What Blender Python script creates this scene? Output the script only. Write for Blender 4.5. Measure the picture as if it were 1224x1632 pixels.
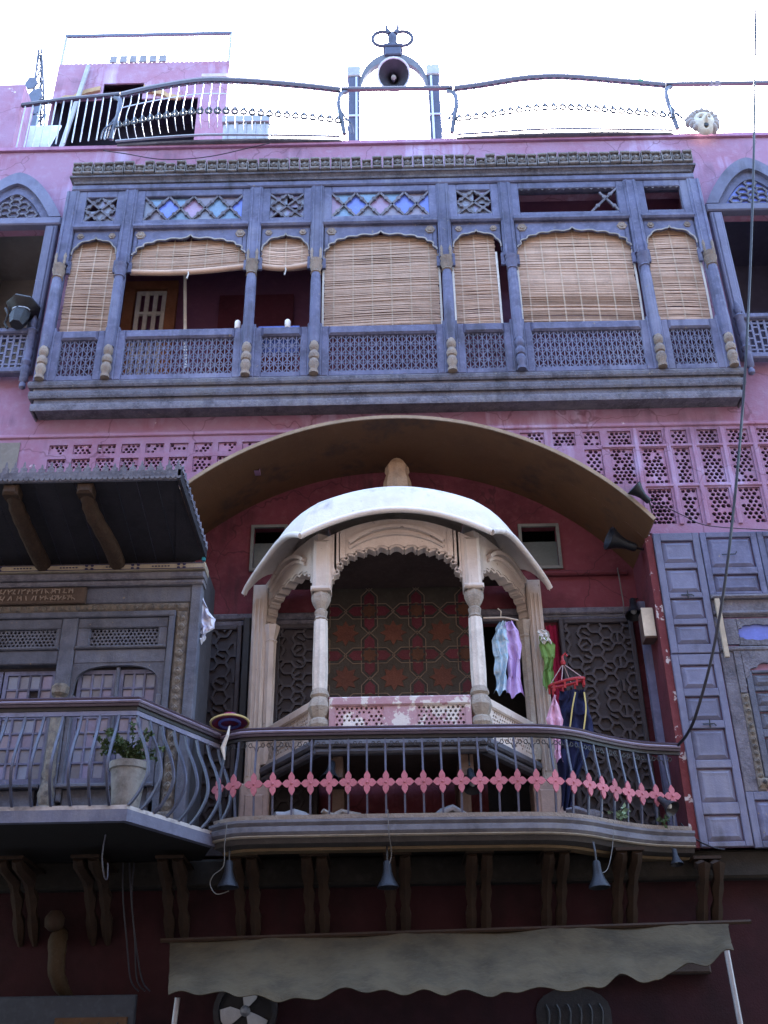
import bpy, math, random
from mathutils import Vector, Matrix
R = math.radians
random.seed(7)
for o in list(bpy.data.objects): bpy.data.objects.remove(o, do_unlink=True)
S = bpy.context.scene
col = S.collection

# ------------------------------------------------------------------ camera, sky, sun, exposure
PITCH, YAW, ROLL, FPX = R(29.5), R(-.3), R(-.95), 1700.0
CAM = Vector((0, -13, 1.6))
fw = Vector((math.sin(YAW)*math.cos(PITCH), math.cos(YAW)*math.cos(PITCH), math.sin(PITCH)))
rt0 = Vector((math.cos(YAW), -math.sin(YAW), 0)); up0 = rt0.cross(fw)
rt = math.cos(ROLL)*rt0 + math.sin(ROLL)*up0
up = -math.sin(ROLL)*rt0 + math.cos(ROLL)*up0
cd = bpy.data.cameras.new('camera'); cam = bpy.data.objects.new('camera', cd); col.objects.link(cam)
cd.sensor_fit = 'VERTICAL'; cd.sensor_height = 36; cd.lens = 36*FPX/1632; cd.clip_end = 500; cd.clip_start = .05
mw = Matrix.Identity(4)
for i in range(3): mw[i][0], mw[i][1], mw[i][2], mw[i][3] = rt[i], up[i], -fw[i], CAM[i]
cam.matrix_world = mw; S.camera = cam

SUN_EL, SUN_AZ = R(50), R(14)       # azimuth from +Y clockwise: the sun stands behind the house, so its front is in shade
w = bpy.data.worlds.new('World'); S.world = w; w.use_nodes = True
nt = w.node_tree; bg = nt.nodes['Background']
sky = nt.nodes.new('ShaderNodeTexSky'); sky.sky_type = 'NISHITA'; sky.sun_disc = False
sky.sun_elevation = SUN_EL; sky.sun_rotation = SUN_AZ; sky.dust_density = 3.0; sky.air_density = 1.4; sky.ozone_density = 4.0
nt.links.new(sky.outputs[0], bg.inputs[0]); bg.inputs[1].default_value = .15
sl = bpy.data.lights.new('sun', 'SUN'); sl.energy = 2.2; sl.angle = R(3); sl.color = (1, .97, .93)
so = bpy.data.objects.new('sun', sl); col.objects.link(so)
sd = Vector((math.sin(SUN_AZ)*math.cos(SUN_EL), math.cos(SUN_AZ)*math.cos(SUN_EL), math.sin(SUN_EL)))
so.rotation_euler = sd.to_track_quat('Z', 'Y').to_euler(); so.location = (0, -20, 30)
vs = S.view_settings; vs.view_transform = 'Standard'; vs.look = 'None'; vs.exposure = 3.45; vs.gamma = 1; vs.use_curve_mapping = False

def at(px, py, Y):
    """measured photograph point -> (x, z) on the vertical plane y = Y"""
    d = fw + (px-612)/FPX*rt - (py-816)/FPX*up
    q = CAM + (Y-CAM.y)/d.y*d
    return q.x, q.z

# ------------------------------------------------------------------ materials
MATS = {}
def mk(name, base, dark=None, light=None, scale=2.5, rough=.75, bump=.25, bscale=45, streak=None, chips=None, chip_amt=.62, metallic=0, dk=.5, lt=.35, streak_amt=.5, chip_scale=9, spec=.3, grime=None, grime_amt=.7, crack=None):
    if name in MATS: return MATS[name]
    m = bpy.data.materials.new(name); m.use_nodes = True; n = m.node_tree.nodes; L = m.node_tree.links.new
    b = n['Principled BSDF']; b.inputs['Roughness'].default_value = rough; b.inputs['Metallic'].default_value = metallic
    b.inputs['Specular IOR Level'].default_value = spec
    g = n.new('ShaderNodeNewGeometry')
    dark = dark or tuple(c*.55 for c in base); light = light or tuple(min(1, c*1.45+.02) for c in base)
    cur = n.new('ShaderNodeRGB'); cur.outputs[0].default_value = (*base, 1); out = cur.outputs[0]
    def noise(sc, vec=None, det=4):
        t = n.new('ShaderNodeTexNoise'); t.inputs['Scale'].default_value = sc; t.inputs['Detail'].default_value = det; t.inputs['Roughness'].default_value = .62
        L(vec or g.outputs['Position'], t.inputs['Vector']); return t.outputs['Fac']
    def layer(fac, lo, hi, colour, amt):
        nonlocal out
        mr = n.new('ShaderNodeMapRange'); mr.inputs[1].default_value = lo; mr.inputs[2].default_value = hi; mr.inputs[3].default_value = 0; mr.inputs[4].default_value = amt
        L(fac, mr.inputs[0])
        mx = n.new('ShaderNodeMix'); mx.data_type = 'RGBA'; L(mr.outputs[0], mx.inputs[0]); L(out, mx.inputs[6]); mx.inputs[7].default_value = (*colour, 1); out = mx.outputs[2]
    layer(noise(scale), .42, .68, dark, dk)
    layer(noise(scale*5.3), .5, .75, light, lt)
    if streak:
        mp = n.new('ShaderNodeVectorMath'); mp.operation = 'MULTIPLY'; mp.inputs[1].default_value = (5.5, 5.5, .45); L(g.outputs['Position'], mp.inputs[0])
        sm = n.new('ShaderNodeMath'); sm.operation = 'MULTIPLY'; mr0 = n.new('ShaderNodeMapRange'); mr0.inputs[1].default_value = .38; mr0.inputs[2].default_value = .62; L(noise(.55, None, 3), mr0.inputs[0]); L(noise(1.0, mp.outputs[0], 6), sm.inputs[0]); L(mr0.outputs[0], sm.inputs[1])
        layer(sm.outputs[0], .36, .68, streak, streak_amt)
    if grime:
        mp2 = n.new('ShaderNodeVectorMath'); mp2.operation = 'MULTIPLY_ADD'; mp2.inputs[1].default_value = (8.5, 8.5, .8); mp2.inputs[2].default_value = (31, 7, 3); L(g.outputs['Position'], mp2.inputs[0])
        gm = n.new('ShaderNodeMath'); gm.operation = 'MULTIPLY'; mr1 = n.new('ShaderNodeMapRange'); mr1.inputs[1].default_value = .42; mr1.inputs[2].default_value = .66
        ad = n.new('ShaderNodeVectorMath'); ad.operation = 'ADD'; ad.inputs[1].default_value = (17, 5, 9); L(g.outputs['Position'], ad.inputs[0])
        L(noise(.8, ad.outputs[0], 3), mr1.inputs[0]); L(noise(1.0, mp2.outputs[0], 7), gm.inputs[0]); L(mr1.outputs[0], gm.inputs[1])
        layer(gm.outputs[0], .33, .6, grime, grime_amt)
    if crack:
        wn = n.new('ShaderNodeTexNoise'); wn.inputs['Scale'].default_value = 3; L(g.outputs['Position'], wn.inputs['Vector'])
        ma = n.new('ShaderNodeVectorMath'); ma.operation = 'MULTIPLY_ADD'; ma.inputs[1].default_value = (.35, .35, .35); L(wn.outputs['Color'], ma.inputs[0]); L(g.outputs['Position'], ma.inputs[2])
        vo_ = n.new('ShaderNodeTexVoronoi'); vo_.feature = 'DISTANCE_TO_EDGE'; vo_.inputs['Scale'].default_value = .9; L(ma.outputs[0], vo_.inputs['Vector'])
        layer(vo_.outputs['Distance'], .009, .003, crack, .55)
    if chips:
        layer(noise(chip_scale, None, 6), chip_amt, chip_amt+.03, chips, .95)
    oi = n.new('ShaderNodeObjectInfo')
    hs = n.new('ShaderNodeHueSaturation'); mr = n.new('ShaderNodeMapRange'); mr.inputs[3].default_value = .86; mr.inputs[4].default_value = 1.14
    L(oi.outputs['Random'], mr.inputs[0]); L(mr.outputs[0], hs.inputs['Value']); L(out, hs.inputs['Color'])
    L(hs.outputs[0], b.inputs['Base Color'])
    if bump:
        bp = n.new('ShaderNodeBump'); bp.inputs['Strength'].default_value = bump; bp.inputs['Distance'].default_value = .02
        L(noise(bscale, None, 3), bp.inputs['Height']); L(bp.outputs[0], b.inputs['Normal'])
    MATS[name] = m; return m

PINK   = mk('pink_plaster', (.32, .185, .28), dark=(.28, .105, .16), light=(.38, .29, .40), scale=1.1, dk=.7, lt=.5, streak=(.48, .40, .60), streak_amt=.85, chips=(.62, .55, .62), chip_amt=.68, chip_scale=4, grime=(.17, .10, .155), crack=(.14, .06, .09), rough=.9, bump=.3, bscale=30)
RED    = mk('red_plaster', (.15, .036, .05), dark=(.075, .017, .024), light=(.21, .075, .09), scale=1.4, dk=.8, streak=(.11, .03, .04), streak_amt=.7, grime=(.05, .02, .024), crack=(.04, .015, .018), rough=.85, chips=(.5, .42, .42), chip_amt=.74, chip_scale=7)
REDEDGE= mk('red_peeling_plaster', (.16, .035, .04), dark=(.10, .02, .025), chips=(.55, .5, .5), chip_amt=.60, chip_scale=6, rough=.85)
MAROON = mk('shaded_maroon_plaster', (.024, .0055, .008), dark=(.010, .003, .004), scale=1.3, rough=.9, light=(.034, .012, .015), dk=.8, streak=(.012, .005, .006), streak_amt=.7)  # near-black base carries the shade under the balconies
SLATE  = mk('slate_blue_paint', (.122, .128, .212), dark=(.052, .054, .088), light=(.21, .217, .305), scale=3, dk=.7, lt=.5, streak=(.24, .25, .34), streak_amt=.6, grime=(.045, .045, .06), chips=(.24, .21, .18), chip_amt=.67, chip_scale=14, rough=.72)
SLATE2 = mk('pale_slate_paint', (.15, .155, .235), dark=(.08, .084, .135), light=(.225, .23, .31), scale=2.2, streak=(.27, .27, .33), streak_amt=.5, grime=(.06, .06, .08), chips=(.42, .38, .37), chip_amt=.70, chip_scale=16, rough=.72)
DKWOOD = mk('grey_weathered_timber', (.145, .14, .175), dark=(.06, .058, .075), light=(.25, .245, .265), scale=5, dk=.8, lt=.55, streak=(.22, .21, .215), rough=.85, bump=.8, bscale=26, grime=(.04, .038, .045), chips=(.27, .245, .22), chip_amt=.67, chip_scale=11)
ORIEL  = mk('grey_carved_timber', (.10, .108, .148), dark=(.042, .044, .06), light=(.17, .178, .215), scale=4, dk=.7, streak=(.17, .17, .19), rough=.8, bump=.6, bscale=55, chips=(.22, .18, .13), chip_amt=.68, chip_scale=12)
TAN    = mk('worn_tan_carving', (.27, .215, .175), dark=(.12, .105, .11), light=(.36, .31, .27), scale=8, rough=.85, bump=.9, bscale=38)
BLOCKS = mk('grey_carved_blocks', (.20, .185, .185), dark=(.06, .055, .06), light=(.34, .31, .29), scale=16, dk=.7, rough=.85, bump=.8, bscale=40)
SCROLL = mk('carved_scroll_strip', (.19, .165, .14), dark=(.065, .062, .068), light=(.28, .25, .215), scale=14, dk=.85, rough=.85, bump=1.0, bscale=24)
CREAM  = mk('cream_limewash', (.58, .50, .44), dark=(.40, .33, .29), light=(.68, .62, .58), scale=2.4, streak=(.42, .36, .31), streak_amt=.55, chips=(.30, .25, .21), chip_amt=.67, chip_scale=8, rough=.85, grime=(.24, .21, .19))
WHITE  = mk('white_limewash', (.78, .73, .69), dark=(.58, .52, .48), light=(.84, .80, .77), scale=2, rough=.85, lt=.5, bump=.3, bscale=22, streak=(.55, .50, .46), streak_amt=.45, chips=(.40, .36, .33), chip_amt=.68, chip_scale=6, grime=(.33, .30, .28))
STONE  = mk('worn_stone_carving', (.36, .31, .26), dark=(.17, .145, .13), light=(.50, .45, .40), scale=9, rough=.9, bump=.7)
PEEL   = mk('peeling_pink_white', (.46, .29, .33), dark=(.38, .19, .23), light=(.58, .47, .49), scale=3, chips=(.70, .66, .63), chip_amt=.52, chip_scale=5, rough=.85)
BROWN  = mk('brown_painted_vault', (.125, .058, .026), dark=(.08, .038, .02), light=(.15, .078, .042), streak=(.06, .03, .018), streak_amt=.7, grime=(.045, .03, .026), scale=1.2, rough=.8, chips=(.3, .22, .17), chip_amt=.76, chip_scale=5)
RIM    = mk('pale_plaster_rim', (.33, .25, .175), dark=(.18, .13, .09), rough=.9)
CARVED = mk('dark_carved_door', (.024, .019, .024), dark=(.012, .009, .012), light=(.04, .034, .04), scale=5, rough=.6, spec=.4)
CARVEDR= mk('carved_door_strapwork', (.042, .036, .043), dark=(.022, .018, .022), light=(.075, .068, .075), scale=6, rough=.55, spec=.4)
IRON   = mk('blue_grey_iron', (.062, .07, .115), dark=(.025, .026, .042), light=(.10, .112, .17), scale=7, rough=.4, spec=.5, chips=(.10, .06, .045), chip_amt=.66, chip_scale=20)
PALEIRON=mk('pale_painted_iron', (.42, .46, .54), dark=(.25, .27, .34), scale=7, rough=.5, spec=.4)
RAIL   = mk('plum_handrail_paint', (.045, .028, .045), dark=(.022, .014, .025), light=(.10, .07, .095), scale=6, rough=.45, spec=.5)
RAILL  = mk('lilac_handrail_paint', (.22, .19, .26), dark=(.12, .09, .13), scale=6, rough=.5)
CORAL  = mk('coral_paint', (.40, .125, .16), dark=(.33, .09, .11), light=(.56, .26, .30), chips=(.12, .08, .09), chip_amt=.69, chip_scale=25, scale=9, rough=.6)
FASCIA = mk('stained_grey_fascia', (.145, .145, .175), dark=(.06, .058, .068), light=(.23, .225, .24), scale=3, dk=.75, streak=(.26, .245, .24), rough=.85)
DUST   = mk('dusty_cement', (.30, .265, .24), dark=(.15, .13, .12), light=(.42, .39, .36), scale=4, rough=.95, bump=.6)
SOFFIT = mk('dirty_shaded_plaster_soffit', (.012, .010, .010), dark=(.005, .004, .004), light=(.02, .017, .015), scale=1.5, rough=.95)  # dirty plaster, base taken almost to black for the shade beneath the floors
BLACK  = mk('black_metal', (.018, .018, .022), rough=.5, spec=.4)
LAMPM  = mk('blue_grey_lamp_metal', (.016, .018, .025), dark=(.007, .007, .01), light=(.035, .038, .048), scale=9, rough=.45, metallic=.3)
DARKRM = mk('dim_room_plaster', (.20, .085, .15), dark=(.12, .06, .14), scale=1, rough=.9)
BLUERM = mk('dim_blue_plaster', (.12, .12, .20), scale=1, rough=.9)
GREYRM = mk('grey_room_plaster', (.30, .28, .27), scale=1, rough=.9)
BAMBOO = [mk('bamboo_splints_%s' % t, c, dark=tuple(v*.62 for v in c), light=tuple(min(1, v*1.35) for v in c), scale=5, rough=.7, bump=.3) for t, c in (('pale', (.54, .38, .285)), ('mid', (.45, .305, .22)), ('brown', (.34, .22, .15)))]
THREAD = mk('blind_thread', (.62, .52, .40), rough=.8, bump=0)
EDGE   = mk('blind_edge_tape', (.66, .63, .58), rough=.8, bump=0)
CABLE  = mk('black_cable', (.02, .02, .03), rough=.5, bump=0)
WCABLE = mk('white_cable', (.12, .115, .11), rough=.6, bump=0)
CANVAS = mk('dirty_beige_shaded_canvas', (.070, .054, .031), dark=(.028, .022, .013), light=(.092, .073, .045), scale=2.2, dk=.8, streak=(.036, .028, .017), streak_amt=.8, rough=.95, bump=.7, bscale=14)  # dirty canvas, also darkened in colour for the shade at street level
GREYMET= mk('dull_grey_metal', (.27, .27, .29), dark=(.17, .16, .17), rough=.5, metallic=.4)
def glass(name, c, rough=.22):
    m = mk(name, c, scale=6, rough=rough, bump=.05, lt=.3, dk=.3, spec=.5); return m
G = {'blue': glass('cobalt_glass', (.13, .18, .55)), 'pink': glass('rose_glass', (.30, .20, .31)), 'teal': glass('teal_glass', (.15, .24, .36)), 'violet': glass('violet_glass', (.20, .19, .30)), 'grey': glass('frosted_grey_glass', (.19, .205, .27), .4), 'mauve': glass('mauve_glass', (.21, .19, .25), .4)}

# ------------------------------------------------------------------ mesh helpers
WP = {}
class M:
    def __init__(s): s.v = []; s.f = []; s.tf = None
    def add(s, vs, fs):
        b = len(s.v)
        s.v += [tuple(s.tf(*p)) if s.tf else tuple(p) for p in vs]
        s.f += [tuple(b+i for i in f) for f in fs]
        return s
    def box(s, x0, x1, y0, y1, z0, z1):
        return s.add([(x, y, z) for z in (z0, z1) for y in (y0, y1) for x in (x0, x1)], [(0, 1, 5, 4), (1, 3, 7, 5), (3, 2, 6, 7), (2, 0, 4, 6), (4, 5, 7, 6), (0, 2, 3, 1)])
    def cbox(s, x0, x1, y0, y1, z0, z1, c=.012):
        """box whose front (low y) edges are chamfered"""
        vs = [(x0, y1, z0), (x1, y1, z0), (x1, y1, z1), (x0, y1, z1), (x0, y0+c, z0), (x1, y0+c, z0), (x1, y0+c, z1), (x0, y0+c, z1), (x0+c, y0, z0+c), (x1-c, y0, z0+c), (x1-c, y0, z1-c), (x0+c, y0, z1-c)]
        fs = [(0, 3, 2, 1), (8, 9, 10, 11)]
        for i in range(4):
            j = (i+1) % 4; fs += [(i, j, 4+j, 4+i), (4+i, 4+j, 8+j, 8+i)]
        return s.add(vs, fs)
    def prism(s, poly, y0, y1, c=0, cen=None):
        n = len(poly)
        vs = [(p[0], y1, p[1]) for p in poly] + [(p[0], y0, p[1]) for p in poly]
        fs = [tuple(range(n-1, -1, -1)), tuple(range(n, 2*n))] + [(i, (i+1) % n, n+(i+1) % n, n+i) for i in range(n)]
        return s.add(vs, fs)
    def fan(s, poly, y0, y1):
        """star-shaped outline round its centroid, extruded in y"""
        n = len(poly); cx = sum(p[0] for p in poly)/n; cz = sum(p[1] for p in poly)/n
        vs = [(p[0], y1, p[1]) for p in poly] + [(p[0], y0, p[1]) for p in poly] + [(cx, y0, cz)]
        return s.add(vs, [(n+i, n+(i+1) % n, 2*n) for i in range(n)] + [(i, (i+1) % n, n+(i+1) % n, n+i) for i in range(n)])
    def bar(s, a, b, wd, y0, y1):
        """strip in the xz plane from a to b"""
        dx, dz = b[0]-a[0], b[1]-a[1]; l = math.hypot(dx, dz) or 1; nx, nz = -dz/l*wd/2, dx/l*wd/2
        return s.prism([(a[0]+nx, a[1]+nz), (a[0]-nx, a[1]-nz), (b[0]-nx, b[1]-nz), (b[0]+nx, b[1]+nz)], y0, y1)
    def tube(s, pts, r, n=6, cap=True, flat=None):
        pts = [Vector(p) for p in pts]; vs = []; fs = []; k = len(pts)
        prev = None
        for i, p in enumerate(pts):
            t = (pts[min(i+1, k-1)] - pts[max(i-1, 0)]).normalized()
            if prev is None:
                a = Vector((1, 0, 0)) if abs(t.x) < .8 else Vector((0, 0, 1))
                u = (a - t*a.dot(t)).normalized()
            else: u = (prev - t*prev.dot(t)).normalized()
            prev = u; v = t.cross(u); rr = r[i] if isinstance(r, (list, tuple)) else r
            for j in range(n):
                a = 2*math.pi*j/n + math.pi/n
                vs.append(p + (u*math.cos(a)+v*math.sin(a))*rr)
        for i in range(k-1):
            for j in range(n): fs.append((i*n+j, i*n+(j+1) % n, (i+1)*n+(j+1) % n, (i+1)*n+j))
        if cap: fs += [tuple(range(n-1, -1, -1)), tuple((k-1)*n+j for j in range(n))]
        return s.add(vs, fs)
    def lathe(s, c, prof, n=12, axis=None, flute=0, cap=True):
        """prof: list of (radius, distance along axis)"""
        ax = Vector(axis or (0, 0, 1)).normalized(); a = Vector((1, 0, 0)) if abs(ax.x) < .8 else Vector((0, 1, 0))
        u = (a-ax*a.dot(ax)).normalized(); v = ax.cross(u); c = Vector(c); vs = []; fs = []
        for r, h in prof:
            for j in range(n):
                t = 2*math.pi*j/n; rr = r*(1-flute*(j % 2)); vs.append(c+ax*h+(u*math.cos(t)+v*math.sin(t))*rr)
        k = len(prof)
        for i in range(k-1):
            for j in range(n): fs.append((i*n+j, i*n+(j+1) % n, (i+1)*n+(j+1) % n, (i+1)*n+j))
        if cap: fs += [tuple(range(n-1, -1, -1)), tuple((k-1)*n+j for j in range(n))]
        return s.add(vs, fs)
    def sweep(s, path, prof, cap=True):
        """path of (x,y[,z]) plan points; prof of (outward, z); outward is to the right of travel"""
        P = [Vector((p[0], p[1], p[2] if len(p) > 2 else 0)) for p in path]; k = len(P); m = len(prof); vs = []; fs = []
        for i, p in enumerate(P):
            def nrm(a, b):
                d = (b-a); d.z = 0; d.normalize(); return Vector((d.y, -d.x, 0))
            n1 = nrm(P[max(i-1, 0)], P[max(i, 1)]); n2 = nrm(P[min(i, k-2)], P[min(i+1, k-1)])
            b = (n1+n2).normalized(); sc = 1/max(.35, b.dot(n1))
            for o, z in prof: vs.append(p + b*o*sc + Vector((0, 0, z)))
        for i in range(k-1):
            for j in range(m): fs.append((i*m+j, (i+1)*m+j, (i+1)*m+(j+1) % m, i*m+(j+1) % m))
        if cap: fs += [tuple(range(m)), tuple((k-1)*m+j for j in range(m-1, -1, -1))]
        return s.add(vs, fs)
    def grid(s, fn, nu, nv):
        vs = [fn(i/nu, j/nv) for j in range(nv+1) for i in range(nu+1)]
        return s.add(vs, [(j*(nu+1)+i, j*(nu+1)+i+1, (j+1)*(nu+1)+i+1, (j+1)*(nu+1)+i) for j in range(nv) for i in range(nu)])
    def sheet(s, fn, nu, nv, th):
        """a grid with thickness; th a vector offset"""
        th = Vector(th)
        A = [Vector(fn(i/nu, j/nv)) for j in range(nv+1) for i in range(nu+1)]; n = len(A)
        vs = A + [a+th for a in A]; W = nu+1; fs = []
        for j in range(nv):
            for i in range(nu):
                q = (j*W+i, j*W+i+1, (j+1)*W+i+1, (j+1)*W+i); fs.append(q); fs.append(tuple(n+t for t in reversed(q)))
        rim = [i for i in range(W)] + [j*W+nu for j in range(1, nv+1)] + [nv*W+i for i in range(nu-1, -1, -1)] + [j*W for j in range(nv-1, 0, -1)]
        for a in range(len(rim)):
            p, q = rim[a], rim[(a+1) % len(rim)]; fs.append((q, p, n+p, n+q))
        return s.add(vs, fs)
    def spandrel(s, pts, ztop, y0, y1):
        """plate between an arch curve (list of (x,z)) and the level ztop (number or function of x)"""
        zt = ztop if callable(ztop) else (lambda x: ztop)
        n = len(pts); vs = []
        for x, z in pts: vs += [(x, y0, z), (x, y0, zt(x)), (x, y1, z), (x, y1, zt(x))]
        fs = []
        for i in range(n-1):
            a, b = 4*i, 4*i+4
            fs += [(a, b, b+1, a+1), (a+2, a+3, b+3, b+2), (a, a+2, b+2, b), (a+1, b+1, b+3, a+3)]
        fs += [(0, 1, 3, 2), (4*n-4, 4*n-2, 4*n-1, 4*n-3)]
        return s.add(vs, fs)
    def build(s, name, mat, parent=None, origin=None, smooth=None):
        pw = WP.get(parent.name, Vector()) if parent else Vector()
        og = Vector(origin) if origin is not None else (pw.copy() if parent else Vector(s.v[0]) if False else pw.copy())
        me = bpy.data.meshes.new(name); me.from_pydata([tuple(Vector(v)-og) for v in s.v], [], s.f); me.validate(); me.update()
        if smooth is not None:
            for p in me.polygons: p.use_smooth = True
            me.set_sharp_from_angle(angle=R(smooth))
        me.materials.append(mat)
        o = bpy.data.objects.new(name, me); col.objects.link(o)
        o.location = og-pw; o.parent = parent; WP[o.name] = og
        return o
def inst(o, name, parent, origin, rotz=0):
    """another piece that shares o's mesh"""
    c = o.copy(); c.name = name; col.objects.link(c); pw = WP.get(parent.name, Vector())
    c.parent = parent; c.location = Vector(origin)-pw; c.rotation_euler = (0, 0, rotz); WP[c.name] = Vector(origin); return c
def tag(o, label, cat, group=None):
    o['label'] = label; o['category'] = cat
    if group: o['group'] = group
    return o
def thing(name, label, cat, loc, group=None):
    o = bpy.data.objects.new(name, None); col.objects.link(o); o.location = loc; o.empty_display_size = .2
    WP[o.name] = Vector(loc); return tag(o, label, cat, group)
def struct(o): o['kind'] = 'structure'; return o
def recalc(o):
    import bmesh
    b = bmesh.new(); b.from_mesh(o.data); bmesh.ops.recalc_face_normals(b, faces=b.faces); b.to_mesh(o.data); b.free(); return o

def cusp_arch(x0, x1, zs, zc, n=9, d=.06, k=72, ex=.62):
    """multifoil arch from (x0,zs) to (x1,zs) with crown zc"""
    cx, hw = (x0+x1)/2, (x1-x0)/2; out = []
    for i in range(k+1):
        t = i/k; a = math.pi*(1-t); f = 1-d*(1-abs(math.sin(n*math.pi*t)))*(1 if .02 < t < .98 else 0)
        cxx = math.cos(a); out.append((cx+hw*f*math.copysign(abs(cxx)**.9, cxx), zs+(zc-zs)*f*math.sin(a)**ex))
    out[0] = (x0, zs); out[-1] = (x1, zs)
    return out
def wall_columns(m, x0, x1, z0, z1, y, holes, depth, arch=None):
    """wall face at y with rectangular holes (with reveals) and an optional arch: (xa, xb, fn)"""
    xs = {x0, x1}
    for h in holes: xs |= {h[0], h[1]}
    if arch:
        xa, xb, fn = arch; xs |= {xa+(xb-xa)*i/48 for i in range(49)}
    xs = sorted(x for x in xs if x0 <= x <= x1)
    for a, b in zip(xs, xs[1:]):
        if b-a < 1e-6: continue
        mid = (a+b)/2; lo_a = lo_b = z0
        if arch and xa < mid < xb: lo_a, lo_b = fn(a), fn(b)
        hs = sorted((h[2], h[3]) for h in holes if h[0] < mid < h[1])
        za, zb = lo_a, lo_b
        segs = []
        for h0, h1 in hs:
            if h1 <= min(za, zb)+.02: continue
            if h0 > max(za, zb): segs.append((za, zb, h0, h0))
            za = max(za, h1); zb = max(zb, h1)
        segs.append((za, zb, z1, z1))
        for p, q, r_, t in segs: m.add([(a, y, p), (b, y, q), (b, y, t), (a, y, r_)], [(0, 1, 2, 3)])
    for h in holes:
        m.add([(h[0], y, h[2]), (h[1], y, h[2]), (h[1], y, h[3]), (h[0], y, h[3]), (h[0], y+depth, h[2]), (h[1], y+depth, h[2]), (h[1], y+depth, h[3]), (h[0], y+depth, h[3])], [(0, 4, 5, 1), (1, 5, 6, 2), (2, 6, 7, 3), (3, 7, 4, 0)])
def jaali(m, x0, x1, z0, z1, y0, y1, pitch=.085, hole=.62, blocked=0.0, sides=8):
    """pierced screen: staggered round holes"""
    rows = max(2, round((z1-z0)/(pitch*.86))); cols = max(2, round((x1-x0)/pitch)); ph = (z1-z0)/rows; pw = (x1-x0)/cols
    def cell(a, b, c, d, open_):
        if not open_ or (b-a) < pw*.7:
            m.add([(a, y0, c), (b, y0, c), (b, y0, d), (a, y0, d)], [(0, 1, 2, 3)]); return
        cx, cz = (a+b)/2, (c+d)/2; hx, hz = (b-a)/2, (d-c)/2; r = min(hx, hz)*hole*1.1
        o8 = [(hx, 0), (hx, hz), (0, hz), (-hx, hz), (-hx, 0), (-hx, -hz), (0, -hz), (hx, -hz)]
        jx, jz = random.uniform(-.06, .06)*pw, random.uniform(-.06, .06)*ph; r *= random.uniform(.85, 1.08)
        vs = [(cx+p, y0, cz+q) for p, q in o8]
        for yy in (y0, y1): vs += [(cx+jx+r*math.cos(i*math.pi/4), yy, cz+jz+r*math.sin(i*math.pi/4)) for i in range(8)]
        fs = [(i, (i+1) % 8, 8+(i+1) % 8, 8+i) for i in range(8)] + [(8+i, 8+(i+1) % 8, 16+(i+1) % 8, 16+i) for i in range(8)]
        m.add(vs, fs)
    for r in range(rows):
        c, d = z0+r*ph, z0+(r+1)*ph
        e = [x0+i*pw for i in range(cols+1)] if r % 2 == 0 else [x0]+[x0+(i+.5)*pw for i in range(cols)]+[x1]
        for a, b in zip(e, e[1:]): cell(a, b, c, d, random.random() >= blocked)
    m.add([(x0, y0, z0), (x1, y0, z0), (x1, y0, z1), (x0, y0, z1), (x0, y1, z0), (x1, y1, z0), (x1, y1, z1), (x0, y1, z1)], [(0, 4, 5, 1), (1, 5, 6, 2), (2, 6, 7, 3), (3, 7, 4, 0)])
def clip(a, b, x0, x1, z0, z1):
    t0, t1 = 0.0, 1.0; dx, dz = b[0]-a[0], b[1]-a[1]
    for p, q in ((-dx, a[0]-x0), (dx, x1-a[0]), (-dz, a[1]-z0), (dz, z1-a[1])):
        if abs(p) < 1e-9:
            if q < 0: return None
        else:
            t = q/p
            if p < 0: t0 = max(t0, t)
            else: t1 = min(t1, t)
    if t1-t0 < 1e-4: return None
    return (a[0]+t0*dx, a[1]+t0*dz), (a[0]+t1*dx, a[1]+t1*dz)
def strapwork(m, x0, x1, z0, z1, y0, y1, r=.17, wd=.035):
    """hexagonal star strapwork clipped to a panel"""
    s = r*2.05; hx = s*math.sqrt(3)/2
    for i in range(-1, int((x1-x0)/hx)+2):
        for j in range(-1, int((z1-z0)/s)+2):
            c = (x0+(i+.4)*hx, z0+(j+(.5 if i % 2 else 0)+.3)*s)
            hexv = [(c[0]+r*.62*math.cos(R(60*k)), c[1]+r*.62*math.sin(R(60*k))) for k in range(6)]
            for k in range(6):
                segs = [(hexv[k], (c[0]+r*1.28*math.cos(R(60*k)), c[1]+r*1.28*math.sin(R(60*k))))]
                if (i*3+j+k) % 4: segs.append((hexv[k], hexv[(k+1) % 6]))
                a = (c[0]+r*1.2*math.cos(R(60*k+30)), c[1]+r*1.2*math.sin(R(60*k+30)))
                segs.append(((c[0]+r*.54*math.cos(R(60*k+30)), c[1]+r*.54*math.sin(R(60*k+30))), a)) if (i+k) % 3 == 0 else None
                for g_ in segs:
                    q = clip(*g_, x0, x1, z0, z1)
                    if q: m.bar(*q, wd, y0-.004*random.random(), y1)
# ------------------------------------------------------------------ ground
# unseen house row behind the camera, height and distance set to shade the lower front
OB = thing('unseen_shading_houses', 'plain plastered unseen house row across the street, added to shade the front', 'building', (0, -14.6, 0))
m = M(); m.box(-30, 30, -24, -14.6, 0, 19.0); m.build('wall', mk('dull_brick_render', (.10, .075, .065), scale=.6, rough=.95), OB)
m = M(); m.box(-30.2, 30.2, -24.2, -14.4, 19.005, 19.3); m.build('cornice', mk('dull_brick_render', (.10, .075, .065)), OB)
g = M(); g.add([(-120, -120, 0), (120, -120, 0), (120, 120, 0), (-120, 120, 0)], [(0, 1, 2, 3)])
struct(g.build('street', mk('street_asphalt', (.06, .058, .056), scale=.8, rough=.95)))

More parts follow.
